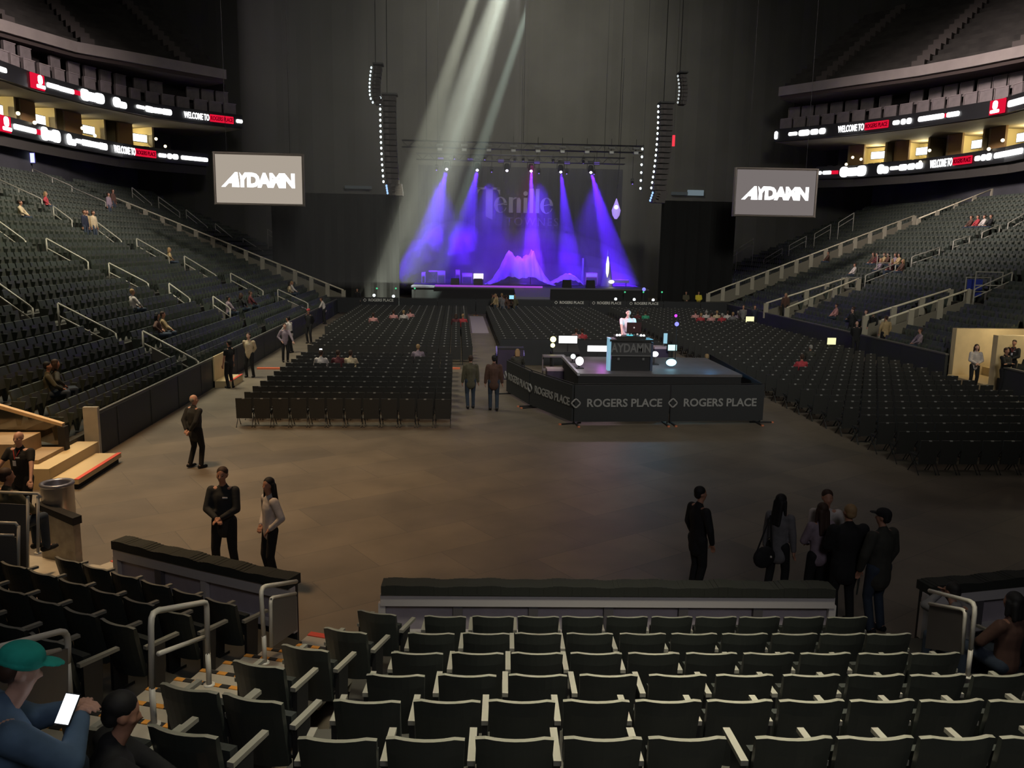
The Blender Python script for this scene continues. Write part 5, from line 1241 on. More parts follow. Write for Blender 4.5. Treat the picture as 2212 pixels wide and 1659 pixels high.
HANDS = {'down': ((-.26, .06, .82), (-1, -.3, 0)), 'front': ((-.04, .24, 1.05), (-1, -.3, -.6)), 'back': ((-.06, -.19, .95), (-1, -.4, 0)), 'hip': ((-.18, .08, .98), (-1, -.8, 0)), 'pocket': ((-.23, .10, .90), (-1, -.6, 0)),
         'lap': ((-.10, .30, .62), (-1, -.2, -.3)), 'phone': ((-.05, .34, .86), (-1, -.1, -.8)), 'knee': ((-.12, .42, .58), (-1, 0, -.2)), 'rest': ((-.30, .12, .68), (-1, -.5, 0)), 'cross': ((.10, .17, 1.18), (-1, .1, -.7)), 'chin': ((-.03, .20, 1.10), (-1, .2, -.9)), 'reach': ((-.22, .42, .98), (-1, -.3, -.6)), 'out': ((-.34, .30, .95), (-1, -.4, -.3))}
def skeleton(P):
    sit = P.get('sit', False); dz = -.44 if sit else 0.0; lean = P.get('lean', 0.0); w_ = P.get('w', 1.0)
    J = {}; J['pel'] = Vector((0, 0, .95+dz)); 
    ly = math.sin(lean); lz = math.cos(lean)
    def sp(h, x=0, y=0): return Vector((x, h*ly+y, .95+dz+h*lz))
    J['bel'] = sp(.17, 0, .01); J['chest'] = sp(.33); J['neck'] = sp(.52, 0, -.01); nod = P.get('nod', 0)
    J['head'] = sp(.66, 0, .015)+Vector((0, nod*.10, -abs(nod)*.03))
    for s, k in ((-1, 'l'), (1, 'r')):
        J['sh'+k] = sp(.455, s*.175*w_, -.005); hd, pl = HANDS[P.get('hand'+k, P.get('hands', 'down'))]
        hd = Vector(hd); pl = Vector(pl)
        if sit and P.get('hand'+k, P.get('hands', 'down')) not in ('lap', 'knee', 'rest', 'phone', 'chin'): hd.z += dz
        if sit and P.get('hand'+k, P.get('hands')) in ('phone', 'chin'): hd.z -= .0
        if s > 0: hd.x *= -1; pl.x *= -1
        hd.y += ly*max(0, hd.z-.95-dz); hd.x *= w_
        J['el'+k], J['wr'+k] = ik(J['sh'+k], hd, .285, .255, pl)
        J['hip'+k] = Vector((s*.095, 0, .93+dz))
        if sit:
            sx = P.get('knees', .11); J['kn'+k] = Vector((s*sx, .42, .94+dz+.02)); J['an'+k] = Vector((s*sx, .43+P.get('shin', 0)*.2, .08))
        else:
            st = P.get('step', 0)*(1 if s > 0 else -1); fx = P.get('feet', .10)
            J['kn'+k], J['an'+k] = ik(J['hip'+k], Vector((s*fx, st*.22-.03, .085+max(0, -st)*.05)), .43, .43, (s*.1, 1, 0))
    return J
def hand(bm, wr, el, s, curl=.5, vox=None):
    d = (wr-el).normalized(); up_ = Vector((0, 0, 1)); side = d.cross(up_)
    if side.length < .3: side = Vector((0, 1, 0))
    side.normalize(); nrm = side.cross(d).normalized()
    pc_ = wr+d*.05
    cap(bm, wr-d*.01, wr+d*.03, .026, .030, 1, 1, 8)
    for k in range(4):
        o = side*(-.030+.020*k); cap(bm, wr+d*.02+o*.5, wr+d*.085+o, .015, .013, 1, 1, 7)
        ln = (.068, .078, .074, .058)[k]; a = wr+d*.088+o; m_ = a+d*ln*.5-nrm*ln*.25*curl; e = m_+d*ln*.35*(1-curl*.6)-nrm*ln*.5*curl
        cap(bm, a, m_, .0095, .0085, 1, 1, 6); cap(bm, m_, e, .0085, .0072, 1, 1, 6)
    t0 = wr+d*.025+side*(-.032*s); t1 = t0+d*.035-side*(.022*s)-nrm*.012; cap(bm, t0, t1, .013, .011, 1, 1, 6); cap(bm, t1, t1+d*.03-nrm*.008, .011, .008, 1, 1, 6)
def head_shapes(bm, c, turn, nod, fine):
    rot = Matrix.Rotation(turn, 3, 'Z') @ Matrix.Rotation(-nod, 3, 'X')
    def p(x, y, z): return c+rot @ Vector((x, y, z))
    ell(bm, p(0, -.012, .035), (.076, .092, .088), rot, 14, 10)
    ell(bm, p(0, .022, -.035), (.058, .062, .075), rot, 12, 8)
    ell(bm, p(0, .052, -.082), (.030, .026, .022), rot, 8, 6)
    cap(bm, p(0, .080, .012), p(0, .100, -.022), .010, .015, 1, 1, 8)       # nose
    cap(bm, p(-.035, .070, .034), p(.035, .070, .034), .011, .011, 1, 1, 8)   # brow
    cap(bm, p(-.020, .076, -.052), p(.020, .076, -.052), .008, .008, 1, 1, 6)   # lips
    for s in (-1, 1): ell(bm, p(s*.077, -.010, .0), (.010, .020, .032), rot, 8, 6); ell(bm, p(s*.048, .048, -.012), (.022, .024, .024), rot, 8, 6)
    return p
def body_mesh(P, J, fine):
    w_ = P.get('w', 1.0); g = P.get('belly', 0)
    bm = bmesh.new()
    cap(bm, J['pel'], J['bel'], .135*w_, .125*w_, .72, .75); cap(bm, J['bel'], J['chest'], .125*w_, .150*w_, .75+g, .68)
    cap(bm, J['chest'], J['chest'].lerp(J['neck'], .55), .150*w_, .11, .66, .6); cap(bm, J['shl'], J['shr'], .062, .062)
    cap(bm, J['chest'].lerp(J['neck'], .8), J['head']-Vector((0, 0, .06)), .055, .050)
    p = head_shapes(bm, J['head']+Vector((0, 0, .03)), P.get('turn', 0), P.get('nod', 0), fine)
    for k in 'lr':
        cap(bm, J['sh'+k], J['el'+k], .054, .040); cap(bm, J['el'+k], J['wr'+k], .040, .026)
        cap(bm, J['hip'+k], J['kn'+k], .088*w_, .056); cap(bm, J['kn'+k], J['an'+k], .055, .038)
        cap(bm, J['an'+k]+Vector((0, -.04, -.03)), J['an'+k]+Vector((0, .14, -.045)), .040, .032)
    me = fuse(bm, .016 if fine else .026, 2)
    bm = bmesh.new()
    for s, k in ((-1, 'l'), (1, 'r')): hand(bm, J['wr'+k], J['el'+k], s, P.get('curl', .45))
    h = fuse(bm, .0055 if fine else .010, 1)
    b2 = bmesh.new(); b2.from_mesh(me); b2.from_mesh(h); b2.to_mesh(me); b2.free(); bpy.data.meshes.remove(h)
    me.polygons.foreach_set('use_smooth', [True]*len(me.polygons))
    return me, p
def top_mesh(P, J, fine, sleeves, long_=0, puff=.018):
    w_ = P.get('w', 1.0); g = P.get('belly', 0); bm = bmesh.new(); q = puff
    pl_ = J['pel']+Vector((0, 0, -.06-long_)) if not P.get('sit') else J['pel']+Vector((0, .0, -.01))
    cap(bm, pl_, J['bel'], .140*w_+q, .132*w_+q, .80, .80); cap(bm, J['bel'], J['chest'], .132*w_+q, .156*w_+q, .80+g, .74)
    cap(bm, J['chest'], J['chest'].lerp(J['neck'], .5), .155*w_+q, .12+q*.5, .70, .66); cap(bm, J['shl']+Vector((.02, 0, -.012)), J['shr']+Vector((-.02, 0, -.012)), .064+q*.3, .064+q*.3)
    cap(bm, J['chest'].lerp(J['neck'], .6), J['neck']+Vector((0, 0, .005)), .075+q*.3, .062+q*.3)
    for k in 'lr':
        e = J['el'+k]; cap(bm, J['sh'+k], e if sleeves > 0 else J['sh'+k].lerp(e, .55), .062+q*.7, .048+q*.7)
        if sleeves > 0: cap(bm, e, J['el'+k].lerp(J['wr'+k], .95 if sleeves > 1 else .5), .048+q*.7, .033+q*.6)
    return fuse(bm, .018 if fine else .028, 3)
def trousers_mesh(P, J, fine):
    w_ = P.get('w', 1.0); bm = bmesh.new()
    cap(bm, J['pel']+Vector((0, 0, -.02)), J['pel']+Vector((0, 0, .06)), .150*w_, .140*w_, .80, .78)
    for k in 'lr':
        cap(bm, J['hip'+k], J['kn'+k], .100*w_, .070); cap(bm, J['kn'+k], J['an'+k]+Vector((0, 0, -.02)), .068, .058)
    return fuse(bm, .018 if fine else .028, 3)
def shoes_mesh(P, J, fine):
    bm = bmesh.new()
    for k in 'lr':
        a = J['an'+k]; cap(bm, a+Vector((0, -.05, -.04)), a+Vector((0, .14, -.045)), .046, .040, 1, .8); ell(bm, a+Vector((0, .05, -.065)), (.050, .145, .022))
    return fuse(bm, .014 if fine else .022, 2)
def hair_mesh(P, J, fine, style):
    c = J['head']+Vector((0, 0, .03)); turn, nod = P.get('turn', 0), P.get('nod', 0)
    rot = Matrix.Rotation(turn, 3, 'Z') @ Matrix.Rotation(-nod, 3, 'X'); bm = bmesh.new()
    def p(x, y, z): return c+rot @ Vector((x, y, z))
    if style == 'fringe': ell(bm, p(0, -.045, .012), (.086, .062, .070), rot, 14, 10); 
    else:
        ell(bm, p(0, -.024, .052), (.084, .094, .084), rot, 14, 10); ell(bm, p(0, -.055, .0), (.076, .055, .07), rot, 12, 8)
    if style == 'long':
        for x in (-.05, -.02, .02, .05): cap(bm, p(x, -.07, .0), p(x*1.3, -.13, -.34), .042, .024)
        for s in (-1, 1): cap(bm, p(s*.075, -.02, .02), p(s*.10, -.02, -.22), .032, .022)
    if style == 'shoulder':
        for x in (-.05, 0, .05): cap(bm, p(x, -.07, 0), p(x*1.2, -.09, -.15), .045, .032)
        for s in (-1, 1): cap(bm, p(s*.078, -.01, .02), p(s*.085, -.01, -.13), .030, .024)
    return fuse(bm, .012 if fine else .02, 2)
def cap_mesh(P, J, fine, back=False):
    c = J['head']+Vector((0, 0, .03)); rot = Matrix.Rotation(P.get('turn', 0), 3, 'Z') @ Matrix.Rotation(-P.get('nod', 0), 3, 'X'); bm = bmesh.new()
    def p(x, y, z): return c+rot @ Vector((x, y, z))
    s = -1 if back else 1
    ell(bm, p(0, -.008, .070), (.092, .104, .072), rot, 16, 10); ell(bm, p(0, -.008, .045), (.093, .106, .035), rot, 16, 8)
    ell(bm, p(0, s*.115, .050), (.068, .075, .010), rot, 14, 6)
    return fuse(bm, .009 if fine else .016, 1)
SKIN = {'fair': mat('skin_fair', (.62, .36, .27), .55), 'warm': mat('skin_warm', (.50, .25, .16), .55), 'dark': mat('skin_tan', (.30, .15, .10), .55)}
FAB = {}
def fab(name, col): return mat('fabric_'+name, col, .85, noise=(14, .12))
COL = dict(black=(.012, .012, .013), charcoal=(.025, .027, .028), navy=(.02, .025, .05), white=(.62, .56, .52), cream=(.62, .50, .32), grey=(.16, .155, .16), pink=(.62, .30, .28), red=(.45, .05, .06), denim=(.10, .17, .27), jeans=(.035, .05, .075), yellow=(.85, .70, .06), green=(.05, .35, .20),
           brown=(.10, .05, .035), olive=(.10, .09, .055), tan=(.45, .33, .17), lilac=(.28, .22, .26), teal=(.02, .42, .34), maroon=(.12, .03, .035), blondegrey=(.25, .19, .12), paleblue=(.4, .45, .5), darkolive=(.045, .045, .035))
HAIR = dict(black=(.010, .009, .009), brown=(.05, .025, .015), blond=(.35, .22, .10), grey=(.30, .28, .25))
pcache = {}
def person(label, loc, rz, P=None, top='black', legs='black', hair=('brown', 'short'), skin='warm', scale=1.0, fine=False, sleeves=2, long_=0, capc=None, puff=.018, group=None, shoes='black', badge=None, eyes=False, key=None):
    P = P or {}; ck = key or repr((sorted(P.items()), sleeves, long_, puff, hair[1], capc is not None, fine))
    if ck not in pcache:
        J = skeleton(P); me, p = body_mesh(P, J, fine)
        d = dict(body=me, top=top_mesh(P, J, fine, sleeves, long_, puff), trousers=trousers_mesh(P, J, fine), shoes=shoes_mesh(P, J, fine), J=J, p=p)
        if hair[1] != 'none': d['hair'] = hair_mesh(P, J, fine, hair[1])
        if capc: d['cap'] = cap_mesh(P, J, fine, hair[1] == 'backcap')
        for k, v in d.items():
            if k not in ('J', 'p'): v.materials.clear(); v.materials.append(SKIN['warm'])
        pcache[ck] = d
    d = pcache[ck]
    t = thing('person', label, 'person', loc, rz, group); t.scale = (scale,)*3
    def piece(nm, me, m):
        o = bpy.data.objects.new(nm, me); C.objects.link(o); o.parent = t
        o.material_slots[0].link = 'OBJECT'; o.material_slots[0].material = m; return o
    piece('body', d['body'], SKIN[skin]); piece('top', d['top'], fab(top, COL[top])); piece('trousers', d['trousers'], fab(legs, COL[legs])); piece('shoes', d['shoes'], fab(shoes, COL[shoes]))
    if 'hair' in d: piece('hair', d['hair'], mat('hair_'+hair[0], HAIR[hair[0]], .7))
    if capc: piece('cap', d['cap'], fab(capc, COL[capc]))
    J, p = d['J'], d['p']
    if eyes:
        for s in (-1, 1): mb = MB(); mb.ball(tuple(p(s*.031, .072, .012)), .011, 8, 6); mb.build('eye', mat('eye_dark', (.03, .02, .02), .2), t, smooth=True)
    if badge:
        c = J['chest']; mb = MB(); mb.box((-.085, c.y+.135*P.get('w', 1)+.02+puff, c.z+.06), (.075, .01, .022)); mb.build('name_badge', mat('badge_white', (.75, .75, .8), .4), t)
        if badge == 'lanyard':
            mb = MB(); mb.tube([(-.06, .09, c.z+.17), (0, .15, c.z+.02), (.06, .09, c.z+.17)], .008, 5); mb.build('lanyard', mat('red_lanyard', (.5, .04, .04), .6), t)
            mb = MB(); mb.box((0, c.y+.165, c.z-.05), (.06, .008, .09)); mb.build('pass_card', MATS['badge_white'], t)
    return t
def plane_z(X, side, off=0):
    d_ = (LX0+.3-X) if side < 0 else (X-RX0+.3); return .55+.44*d_
def on_stand(px, py, side, hh):
    """place someone in the side stand from where the head top is seen"""
    d = ray(px, py); t_ = 5.0
    for _ in range(900):
        t_ += .1; X = d.x*t_
        if (side < 0 and X > LX0) or (side > 0 and X < RX0): continue
        if H+d.z*t_ <= plane_z(X, side)+hh: break
    X = d.x*t_; r = max(0, round(((LX0-X) if side < 0 else (X-RX0))/.84)); X = row_x(side, r); q = DX(px, py, X)
    return Vector((X, q.y, row_z(r))), r

F = True
# ---- near people
person('man in a dark suit, bald, walking on the floor beside the left boards', G(425, 1010, 0), R(-35), dict(hands='back', feet=.13, step=.25, turn=-.5, w=1.15, belly=.12), 'charcoal', 'black', ('grey', 'fringe'), 'fair', 1.0, F, long_=.08, badge=True)
person('man in a black zipped jacket with clasped hands beside the woman in white', G(490, 1250, 0)+Vector((0, .0, 0)), R(176), dict(hands='front', feet=.15, w=1.0), 'charcoal', 'black', ('brown', 'short'), 'warm', 1.05, F, long_=.08, badge=True, eyes=True)
person('long-haired woman in a white blouse standing beside the jacketed man', G(588, 1262, 0), R(128), dict(hands='hip', feet=.08, w=.88, turn=.35), 'white', 'black', ('black', 'long'), 'warm', .99, F, long_=.02)
person('lone man in black with an open jacket, standing right of centre', G(1500, 1285, 0), R(-68), dict(hands='pocket', feet=.06, w=1.0, turn=-.2), 'black', 'black', ('black', 'short'), 'warm', 1.0, F, long_=.10, badge=True)
t = person('long-haired woman in a pale grey jacket carrying a dark shoulder bag', G(1672, 1300, 0), R(-40), dict(hands='down', step=.5, w=.9, turn=-.3), 'grey', 'black', ('black', 'long'), 'warm', .98, F, long_=.12)
p0 = t.location+Vector((-.28, -.18, 0))
tb = thing('shoulder_bag', 'dark slouching shoulder bag hanging at the grey-jacketed woman', 'bag', (p0.x, p0.y, .80), R(20))
mb = MB(); mb.ball((0, 0, 0), .20, 12, 8, 0, (1, .45, .85)); mb.build('body', fab('black', COL['black']), tb, smooth=True); mb = MB(); mb.tube([(-.15, 0, .1), (.0, .02, .42), (.12, .06, .62), (.16, .02, .1)], .014, 6); mb.build('strap', fab('black', COL['black']), tb); mb = MB(); mb.ball((.05, -.09, .03), .018, 8, 5); mb.build('buckle', STEEL, tb)
person('woman with long brown hair and a pale shawl in the right group', G(1758, 1322, 0), R(8), dict(hands='front', w=.92), 'lilac', 'black', ('brown', 'long'), 'warm', .97, F)
person('man in a white shirt mostly hidden behind the brown-haired woman', G(1768, 1300, 0), R(170), dict(hands='front'), 'white', 'jeans', ('brown', 'short'), 'warm', 1.02, F)
person('broad man in a black jacket with pale hair, back to camera', G(1815, 1348, 0), R(2), dict(hands='front', w=1.22, feet=.12), 'black', 'black', ('blond', 'short'), 'warm', 1.03, F, long_=.10, puff=.035)
person('man in a dark cap and olive hooded coat at the right of the group', G(1886, 1362, 0), R(22), dict(hands='pocket', w=1.12, feet=.10, turn=.3), 'darkolive', 'jeans', ('black', 'short'), 'warm', 1.03, F, long_=.12, capc='black', puff=.03)
q = G(1845, 1300, 0); mb = MB(); mb.tube([(0, 0, .0), (.01, 0, .25), (-.02, 0, .5), (.02, 0, .75)], [.012, .02, .02, .012], 6); o = mb.build('pale_scarf', mat('pale_blue_cloth', (.45, .55, .60), .8), loc=(q.x+.03, q.y, .12)); tag(o, 'ragged pale blue cloth strip hanging between the two right men', 'scarf')
person('man in camouflage shirt walking hand in hand, left of the pair', G(1016, 882, 0), R(8), dict(step=.35, w=1.02), 'olive', 'jeans', ('brown', 'short'), 'warm', 1.0, F, puff=.03, long_=.08)
person('person in a maroon-brown jacket walking hand in hand, right of the pair', G(1066, 886, 0), R(2), dict(step=-.3, w=1.05), 'brown', 'jeans', ('black', 'short'), 'warm', 1.03, F, puff=.03, long_=.08)
# left walkway staff
person('usher in a cream blouse with arms behind, facing the camera', G(540, 815, 0), R(172), dict(hands='back', feet=.14, w=1.05), 'cream', 'black', ('brown', 'short'), 'fair', 1.0, F, badge=True)
person('man in black leaning beside the lit opening of the left boards', G(497, 838, 0), R(60), dict(hands='down', lean=-.06), 'black', 'black', ('black', 'short'), 'warm', 1.0, F, sleeves=0)
person('woman in a lilac blouse with one arm out in the left walkway', G(617, 782, 0), R(-160), dict(handl='out', handr='hip', w=.95), 'lilac', 'black', ('brown', 'short'), 'fair', .98, F)
person('man in a pink-white shirt leaning on the boards behind the lilac blouse', G(628, 762, 0), R(70), dict(hands='reach', lean=.15, w=1.1), 'white', 'black', ('black', 'short'), 'warm', 1.0)
person('person in black with a red cap in the left walkway', G(668, 742, 0), R(160), dict(hands='back'), 'black', 'black', ('black', 'short'), 'warm', 1.04, capc='red')
person('person in a white shirt bending at the far end of the left walkway', G(702, 700, 0), R(90), dict(hands='reach', lean=.3), 'white', 'black', ('brown', 'short'), 'warm', 1.0)
person('guard in a yellow jacket at the far left corner of the floor', G(772, 672, 0), R(180), dict(hands='down'), 'black', 'black', ('black', 'short'), 'warm', 1.0)
# guard and sitter at the left edge
person('bald guard in black with a red lanyard standing by the glass barrier', (G(40, 935, 1.83).x, G(40, 935, 1.83).y, .02), R(170), dict(hands='out', w=1.12, belly=.05), 'black', 'black', ('brown', 'none'), 'fair', 1.04, F, sleeves=0, badge='lanyard', eyes=True)
gq = D(12, 1015, 11.6); person('sitter with brown hair and olive top behind the left rail', (gq.x+.0, 11.6, gq.z-1.30), R(-30), dict(sit=True, hands='lap', turn=-.3), 'olive', 'jeans', ('brown', 'short'), 'warm', 1.0, F)
# two people at the bottom left
def head_at(target, rz, P, scale=1.0):      # where to stand someone whose head top is at target
    J = skeleton(P); h = (J['head']+Vector((0, 0, .13)))*scale; r = Matrix.Rotation(rz, 3, 'Z') @ h
    return Vector(target)-r
P_ = dict(sit=True, hands='phone', lean=.20, nod=.35, w=1.12, turn=-.15, curl=.8)
m1 = head_at(G(38, 1405, 3.42), R(-48), P_, 1.03)
t = person('man in a teal cap and denim jacket looking at a bright phone', m1, R(-48), P_, 'denim', 'jeans', ('brown', 'fringe'), 'fair', 1.03, F, capc='teal', puff=.03)
J = skeleton(P_); wr = Matrix.Rotation(R(-48), 3, 'Z') @ ((J['wrl']+J['wrr'])/2*1.03)+m1
ph = D(146, 1532, wr.y-.10)
tt = thing('phone', 'bright white lit phone held by the man in the teal cap', 'phone', ph, R(-20)); tt.rotation_euler = (R(-42), R(5), R(-8))
mb = MB(); mb.box((0, 0, 0), (.076, .009, .152)); mb.build('case', BLACK, tt); mb = MB(); mb.box((0, -.006, 0), (.068, .003, .140)); mb.build('screen', glow('phone_white', (.92, .95, 1), 2.6), tt)
P2 = dict(sit=True, hands='knee', nod=.25, lean=.12, w=1.0, shin=.3)
t = person('dark-haired person in black sitting with raised knees at the bottom left', head_at(G(262, 1506, 2.93), R(-62), P2), R(-62), P2, 'black', 'darkolive', ('black', 'short'), 'warm', 1.0, F, puff=.03)
# couple on the right
tp = G(2180, 1268, 1.75); person('long-haired person in a dark top sitting at the right edge', (tp.x, tp.y-.1, .41), R(20), dict(sit=True, hands='lap', w=1.0), 'brown', 'jeans', ('black', 'shoulder'), 'dark', 1.0, F)
tp = G(2110, 1290, 1.55); person('dark-haired person leaning forward at the right rail beside the sitter', (tp.x+.05, tp.y+.25, .30), R(10), dict(sit=True, hands='chin', lean=.3, nod=.2), 'grey', 'jeans', ('black', 'short'), 'dark', .95, F)
# right portal staff
person('usher in a white blouse with crossed arms at the right opening', G(2090, 838, 0)+Vector((0, -.3, 0)), R(165), dict(hands='front', w=.95), 'white', 'black', ('brown', 'shoulder'), 'fair', 1.02, F)
person('staff member in black with folded arms at the right opening', G(2152, 850, 0)+Vector((0, -.3, 0)), R(195), dict(hands='cross', w=1.0), 'black', 'black', ('brown', 'short'), 'warm', 1.03, F)
q = D(2192, 735, 30.2); person('person with a red lanyard standing in the stand at the right edge', (q.x, 30.2, q.z-1.75), R(130), dict(hands='front'), 'black', 'black', ('brown', 'short'), 'warm', 1.0, badge='lanyard')
# dj
q = D(1357, 664, 28.35)
person('dj in a white shirt leaning over the booth, lit pink and cyan', (q.x, 28.35, 1.30), R(180), dict(hands='reach', lean=.05, nod=.10, w=1.1), 'white', 'black', ('black', 'short'), 'fair', 1.10, F, sleeves=0, eyes=True)
# ---- people in the right stand and by its entrances
for px, py, kw, l in ((1872, 668, dict(top='charcoal', P=dict(hands='down')), 'person in a dark jacket standing at the near right entrance'), (1888, 672, dict(top='black', P=dict(hands='hip')), 'person in black standing at the near right entrance stairs'),
                      (1838, 668, dict(top='charcoal', P=dict(hands='back')), 'person in charcoal left of the near right entrance')):
    q = D(px, py, 42.6); person(l, (max(21.4, q.x), 42.6 if px != 1838 else 43.6, q.z-1.78), R(100), skin='fair', **kw)
q = D(1876, 683, 40.0); person('person in a tan sweatshirt, back to camera, at the near right entrance', (max(21.5, q.x), 40.2, q.z-1.80), R(10), dict(hands='pocket', w=1.15), 'tan', 'black', ('brown', 'short'), 'warm', 1.03, puff=.03)
q = D(1697, 633, 53.5); person('person in an orange-brown top standing in the far right entrance', (max(21.2, q.x), 53.4, q.z-1.7), R(150), dict(hands='down'), 'brown', 'black', ('blond', 'shoulder'), 'warm', .97)
for px, py, c, l in ((1607, 648, 'grey', 'grey-shirted person'), (1632, 645, 'navy', 'navy-shirted person')):
    q = D(px, py, 52); person(l+' standing by the right boards behind the seated crowd', (q.x, 52, 0), R(170), dict(hands='back'), c, 'black', ('brown', 'short'), 'warm', 1.0)
q = D(1822, 692, 41); person('fair man in black standing at the gap of the right boards', (20.2, 40.6, 0), R(160), dict(hands='back', w=1.1), 'black', 'black', ('brown', 'fringe'), 'fair', 1.03)
for px, y, l in ((1507, 628, 'in the middle'), (1480, 624, 'further left')):
    q = G(px, 676, 0); person('security guard in a yellow jacket at the right stage corner, '+l, (q.x, q.y, 0), R(180), dict(hands='front', w=1.1), 'yellow' if px == 1507 else 'olive', 'black', ('brown', 'short'), 'warm', 1.0, puff=.03)
# seated in the stands (head tops measured)
def sitter(px, py, side, top, l, hair=('brown', 'short'), hands='lap', rz=None, skin='warm', up_=False):
    pos, r = on_stand(px, py, side, 1.72 if up_ else 1.32); rz = (R(-80) if side < 0 else R(80)) if rz is None else rz
    person(l, pos, rz, dict(hands=hands) if up_ else dict(sit=True, hands=hands), top, 'jeans', hair, skin)
SL = [(42, 422, 'cream', 'two-toned jacket sitter beside the upper pale wall'), (97, 405, 'red', 'red-shirted sitter high in the left stand'), (100, 765, 'olive', 'sitter in olive leaning with one arm out, nearest in left stand'), (118, 765, 'darkolive', 'sitter in a dark olive coat beside the olive leaning one'),
      (285, 622, 'white', 'pale-topped sitter alone in the middle of the left stand'), (338, 660, 'brown', 'brown-haired sitter of the pair above the lowest rail'), (350, 658, 'tan', 'second sitter of the pair above the lowest rail'), (365, 530, 'tan', 'sitter in tan behind a far aisle rail'),
      (492, 627, 'lilac', 'lilac-topped sitter behind the lilac panel'), (520, 620, 'black', 'dark sitter right of the lilac one'), (630, 595, 'white', 'pale sitter near the long parapet, upper'), (625, 612, 'cream', 'cream-topped sitter behind the last panel rail'), (540, 622, 'maroon', 'maroon-topped sitter in the lower far rows')]
for i, (px, py, c, l) in enumerate(SL): sitter(px, py, -1, c, l+', left side', hair=(['brown', 'blond', 'black'][i % 3], ['short', 'shoulder'][i % 2]), hands=['lap', 'rest'][i % 2], rz=R(-80+8*(i % 5)))
for px, py, c, l in ((233, 412, 'lilac', 'standing person in lilac by the top of the long parapet'), (243, 410, 'brown', 'standing person in brown by the top of the long parapet'), (186, 448, 'tan', 'standing person with a blond head in the left stand'), (200, 452, 'cream', 'standing person in a cream coat beside the upper rail'), (181, 455, 'navy', 'standing person in navy beside the cream coat')):
    sitter(px, py, -1, c, l, up_=True, hands='down', rz=R(-100))
for i in range(9):
    sitter(1888+8*i, 540+(i % 3)*6, 1, ['brown', 'maroon', 'lilac', 'tan'][i % 4], 'sitter in the huddled group of the right stand, %s from the left' % ORD[i+1], hair=(['brown', 'black', 'blond'][i % 3], 'shoulder'))
for i in range(4): sitter(2100+14*i, 458+2*i, 1, ['brown', 'red', 'white', 'black'][i], 'sitter high in the right stand, %s of four from the left' % ORD[i+1])
for px, py, c, l in ((1848, 563, 'white', 'lone white-topped sitter in the right stand'), (1808, 652, 'pink', 'pink-topped sitter near the boards between the entrances'), (1845, 655, 'charcoal', 'dark sitter right of the pink one'), (1988, 718, 'lilac', 'lilac-shirted sitter just above the right boards'), (1790, 540, 'brown', 'sitter behind the right closing parapet')):
    sitter(px, py, 1, c, l)
# seated on the floor chairs
def floor_sitter(px, py, top, l, hair=('brown', 'short'), hh=1.30, hands='lap', rz=0, skin='warm', Pm=None):
    g = G(px, py, hh); P = dict(sit=True, hands=hands); P.update(Pm or {})
    y0, pt = (23.95, 1.02) if px < 975 and g.y < 35.5 else (36.6, 1.02) if g.x < 1.5 else (37.0, 1.02) if g.x < 10.8 else (18.85, 1.02)
    y = y0+round((g.y-y0-.25)/pt)*pt+.25
    k = y/g.y; person(l, (g.x*k, y, 0), R(rz), P, top, 'jeans', hair, skin, 1.0)
for px, py, c, l, hr in ((693, 758, 'white', 'pink-white shirted sitter holding a lit phone', ('brown', 'short')), (730, 762, 'maroon', 'maroon-shirted sitter between the two pale shirts', ('brown', 'short')), (757, 755, 'cream', 'cream-shirted sitter right of the maroon shirt', ('brown', 'short')), (903, 744, 'lilac', 'pale-shirted sitter at the right of the left block', ('blond', 'short')),
      (806, 676, 'pink', 'pale pink shirted sitter alone', ('brown', 'short')), (850, 670, 'pink', 'sitter in pink, left of three together', ('brown', 'short')), (872, 672, 'white', 'sitter in white, middle of three together', ('blond', 'short')), (886, 670, 'pink', 'sitter in pink, right of three together', ('brown', 'short')),
      (985, 680, 'maroon', 'maroon-topped sitter at the aisle', ('brown', 'shoulder')), (1000, 678, 'red', 'red-shirted sitter at the aisle', ('blond', 'short')), (1245, 713, 'pink', 'pink-shirted sitter behind the white monitor', ('brown', 'short')), (1258, 713, 'red', 'reddish sitter behind the white monitor', ('brown', 'short')),
      (1395, 672, 'green', 'green-shirted sitter right of the dj', ('brown', 'short')), (1378, 672, 'maroon', 'maroon sitter beside the green shirt', ('brown', 'short')), (1733, 765, 'red', 'red-shirted sitter in the right block', ('brown', 'short')), (1752, 745, 'darkolive', 'grey-haired sitter in dark green, right block', ('grey', 'short')),
      (1527, 768, 'tan', 'tan-shirted technician sitting right of the platform', ('blond', 'short')), (1118, 755, 'darkolive', 'technician with fair hair sitting left of the platform', ('blond', 'shoulder'))):
    floor_sitter(px, py, c, l, hr, hh=1.28)
for i in range(9):
    floor_sitter(1503+11.5*i, 672+(i % 2)*4, ['pink', 'red', 'white', 'pink', 'cream', 'red', 'white', 'grey', 'lilac'][i], 'sitter in the bright row near the right boards, %s from the left' % ORD[i+1], (['brown', 'blond', 'grey'][i % 3], 'short'), skin='fair')
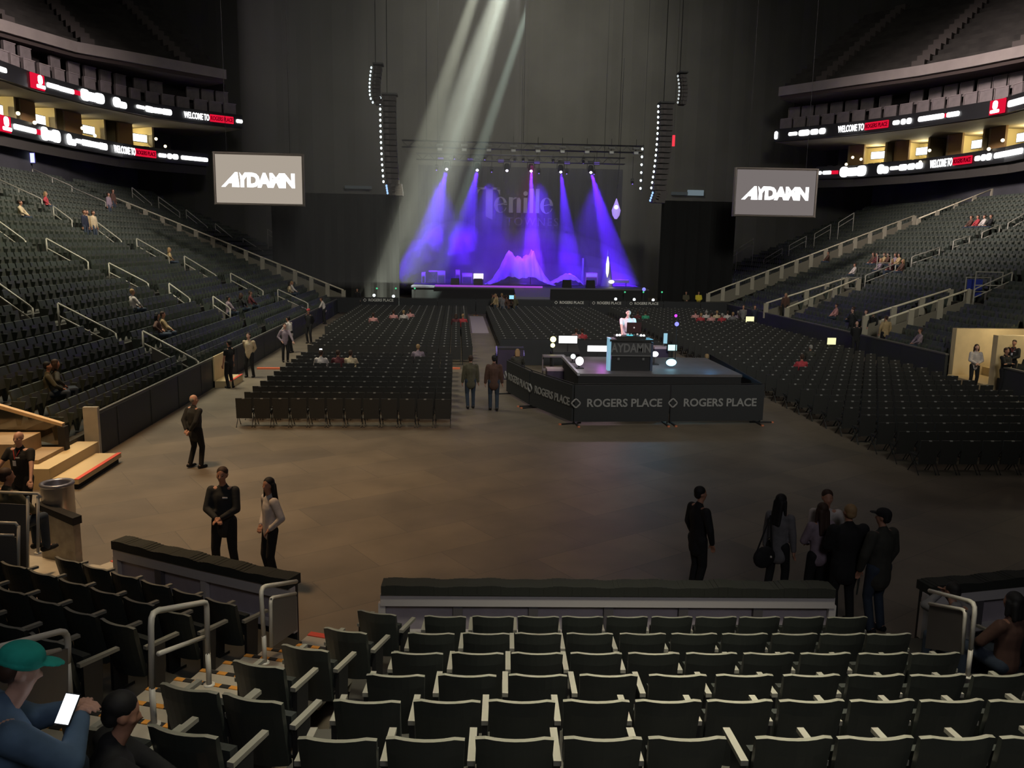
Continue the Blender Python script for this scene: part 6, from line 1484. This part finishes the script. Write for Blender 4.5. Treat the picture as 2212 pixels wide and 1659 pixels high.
for i, (px, py) in enumerate(((1064, 632), (1074, 628), (1084, 633), (1094, 630), (1102, 636), (1070, 642), (1088, 645), (1099, 648), (1112, 634))):
    q = D(px, py, 60.5-(i//3)*.7); person('person in the small crowd at the end of the aisle, %s counted from the left' % ORD[i+1], (q.x, q.y, 0), R(20*((i*7) % 9-4)), dict(hands=['down', 'hip', 'front'][i % 3]), ['olive', 'tan', 'grey', 'brown'][i % 4], 'jeans', (['brown', 'black', 'blond'][i % 3], 'short'), 'warm', .98+.02*(i % 3))
q = D(1105, 642, 58); screenbox('small pale cyan lit tablet in the crowd at the aisle end', 1100, 1110, 638, 646, 58.5, glow('tablet_cyan', (.35, .75, .95), 1.1), 'tablet', 'tablet')
for px, py, Y, l in ((421, 872, 30, 'small yellow-white lit notice at the far right entrance'),): pass
a, b = D(1610, 685, 45), D(1629, 673, 45)
for (x0, x1, y0, y1, Y, l) in ((1611, 1629, 684, 696, 51, 'glowing pale yellow notice panel behind the bright row'), (1787, 1806, 730, 744, 38, 'glowing pale yellow notice panel in the right boards')):
    a, b = D(x0, y1, Y), D(x1, y0, Y); t = thing('lit_notice', l, 'notice', (a.x, Y, 0)); mb = MB(); mb.span(0, b.x-a.x, -.02, .02, a.z, b.z); mb.build('panel', glow('notice_yellow', (1, .95, .5), 1.1), t)
    mb = MB(); mb.tube([(.02, .03, 0), (.02, .03, b.z)], .02, 5); mb.build('post', DKMETAL, t)
a = G(693, 757, 1.25); mb = MB(); mb.box((0, 0, 0), (.10, .02, .14)); o = mb.build('phone', MATS['phone_white'], loc=a); tag(o, 'bright white phone held up in the left floor block', 'phone')
# pale step lit in the opening of the left boards
a = G(487, 830, 0); t = thing('board_opening_step', 'yellow-lit pale step at the opening in the left boards', 'step', (-8.7, a.y, 0)); mb = MB(); mb.span(-.1, .5, -.8, .8, 0, .25); mb.build('block', MATS['cream_concrete'], t); mb = MB(); mb.span(-.14, -.1, -.8, .8, .25, 1.15); mb.build('backing', MATS['portal_cream'], t); mb = MB(); mb.span(.42, .51, -.8, .8, .25, .27); mb.build('nosing', RED, t)
spot('opening_light', (-7.5, a.y-1, 5), (-8.6, a.y, .3), 130, (1, .85, .5), 40, .5)
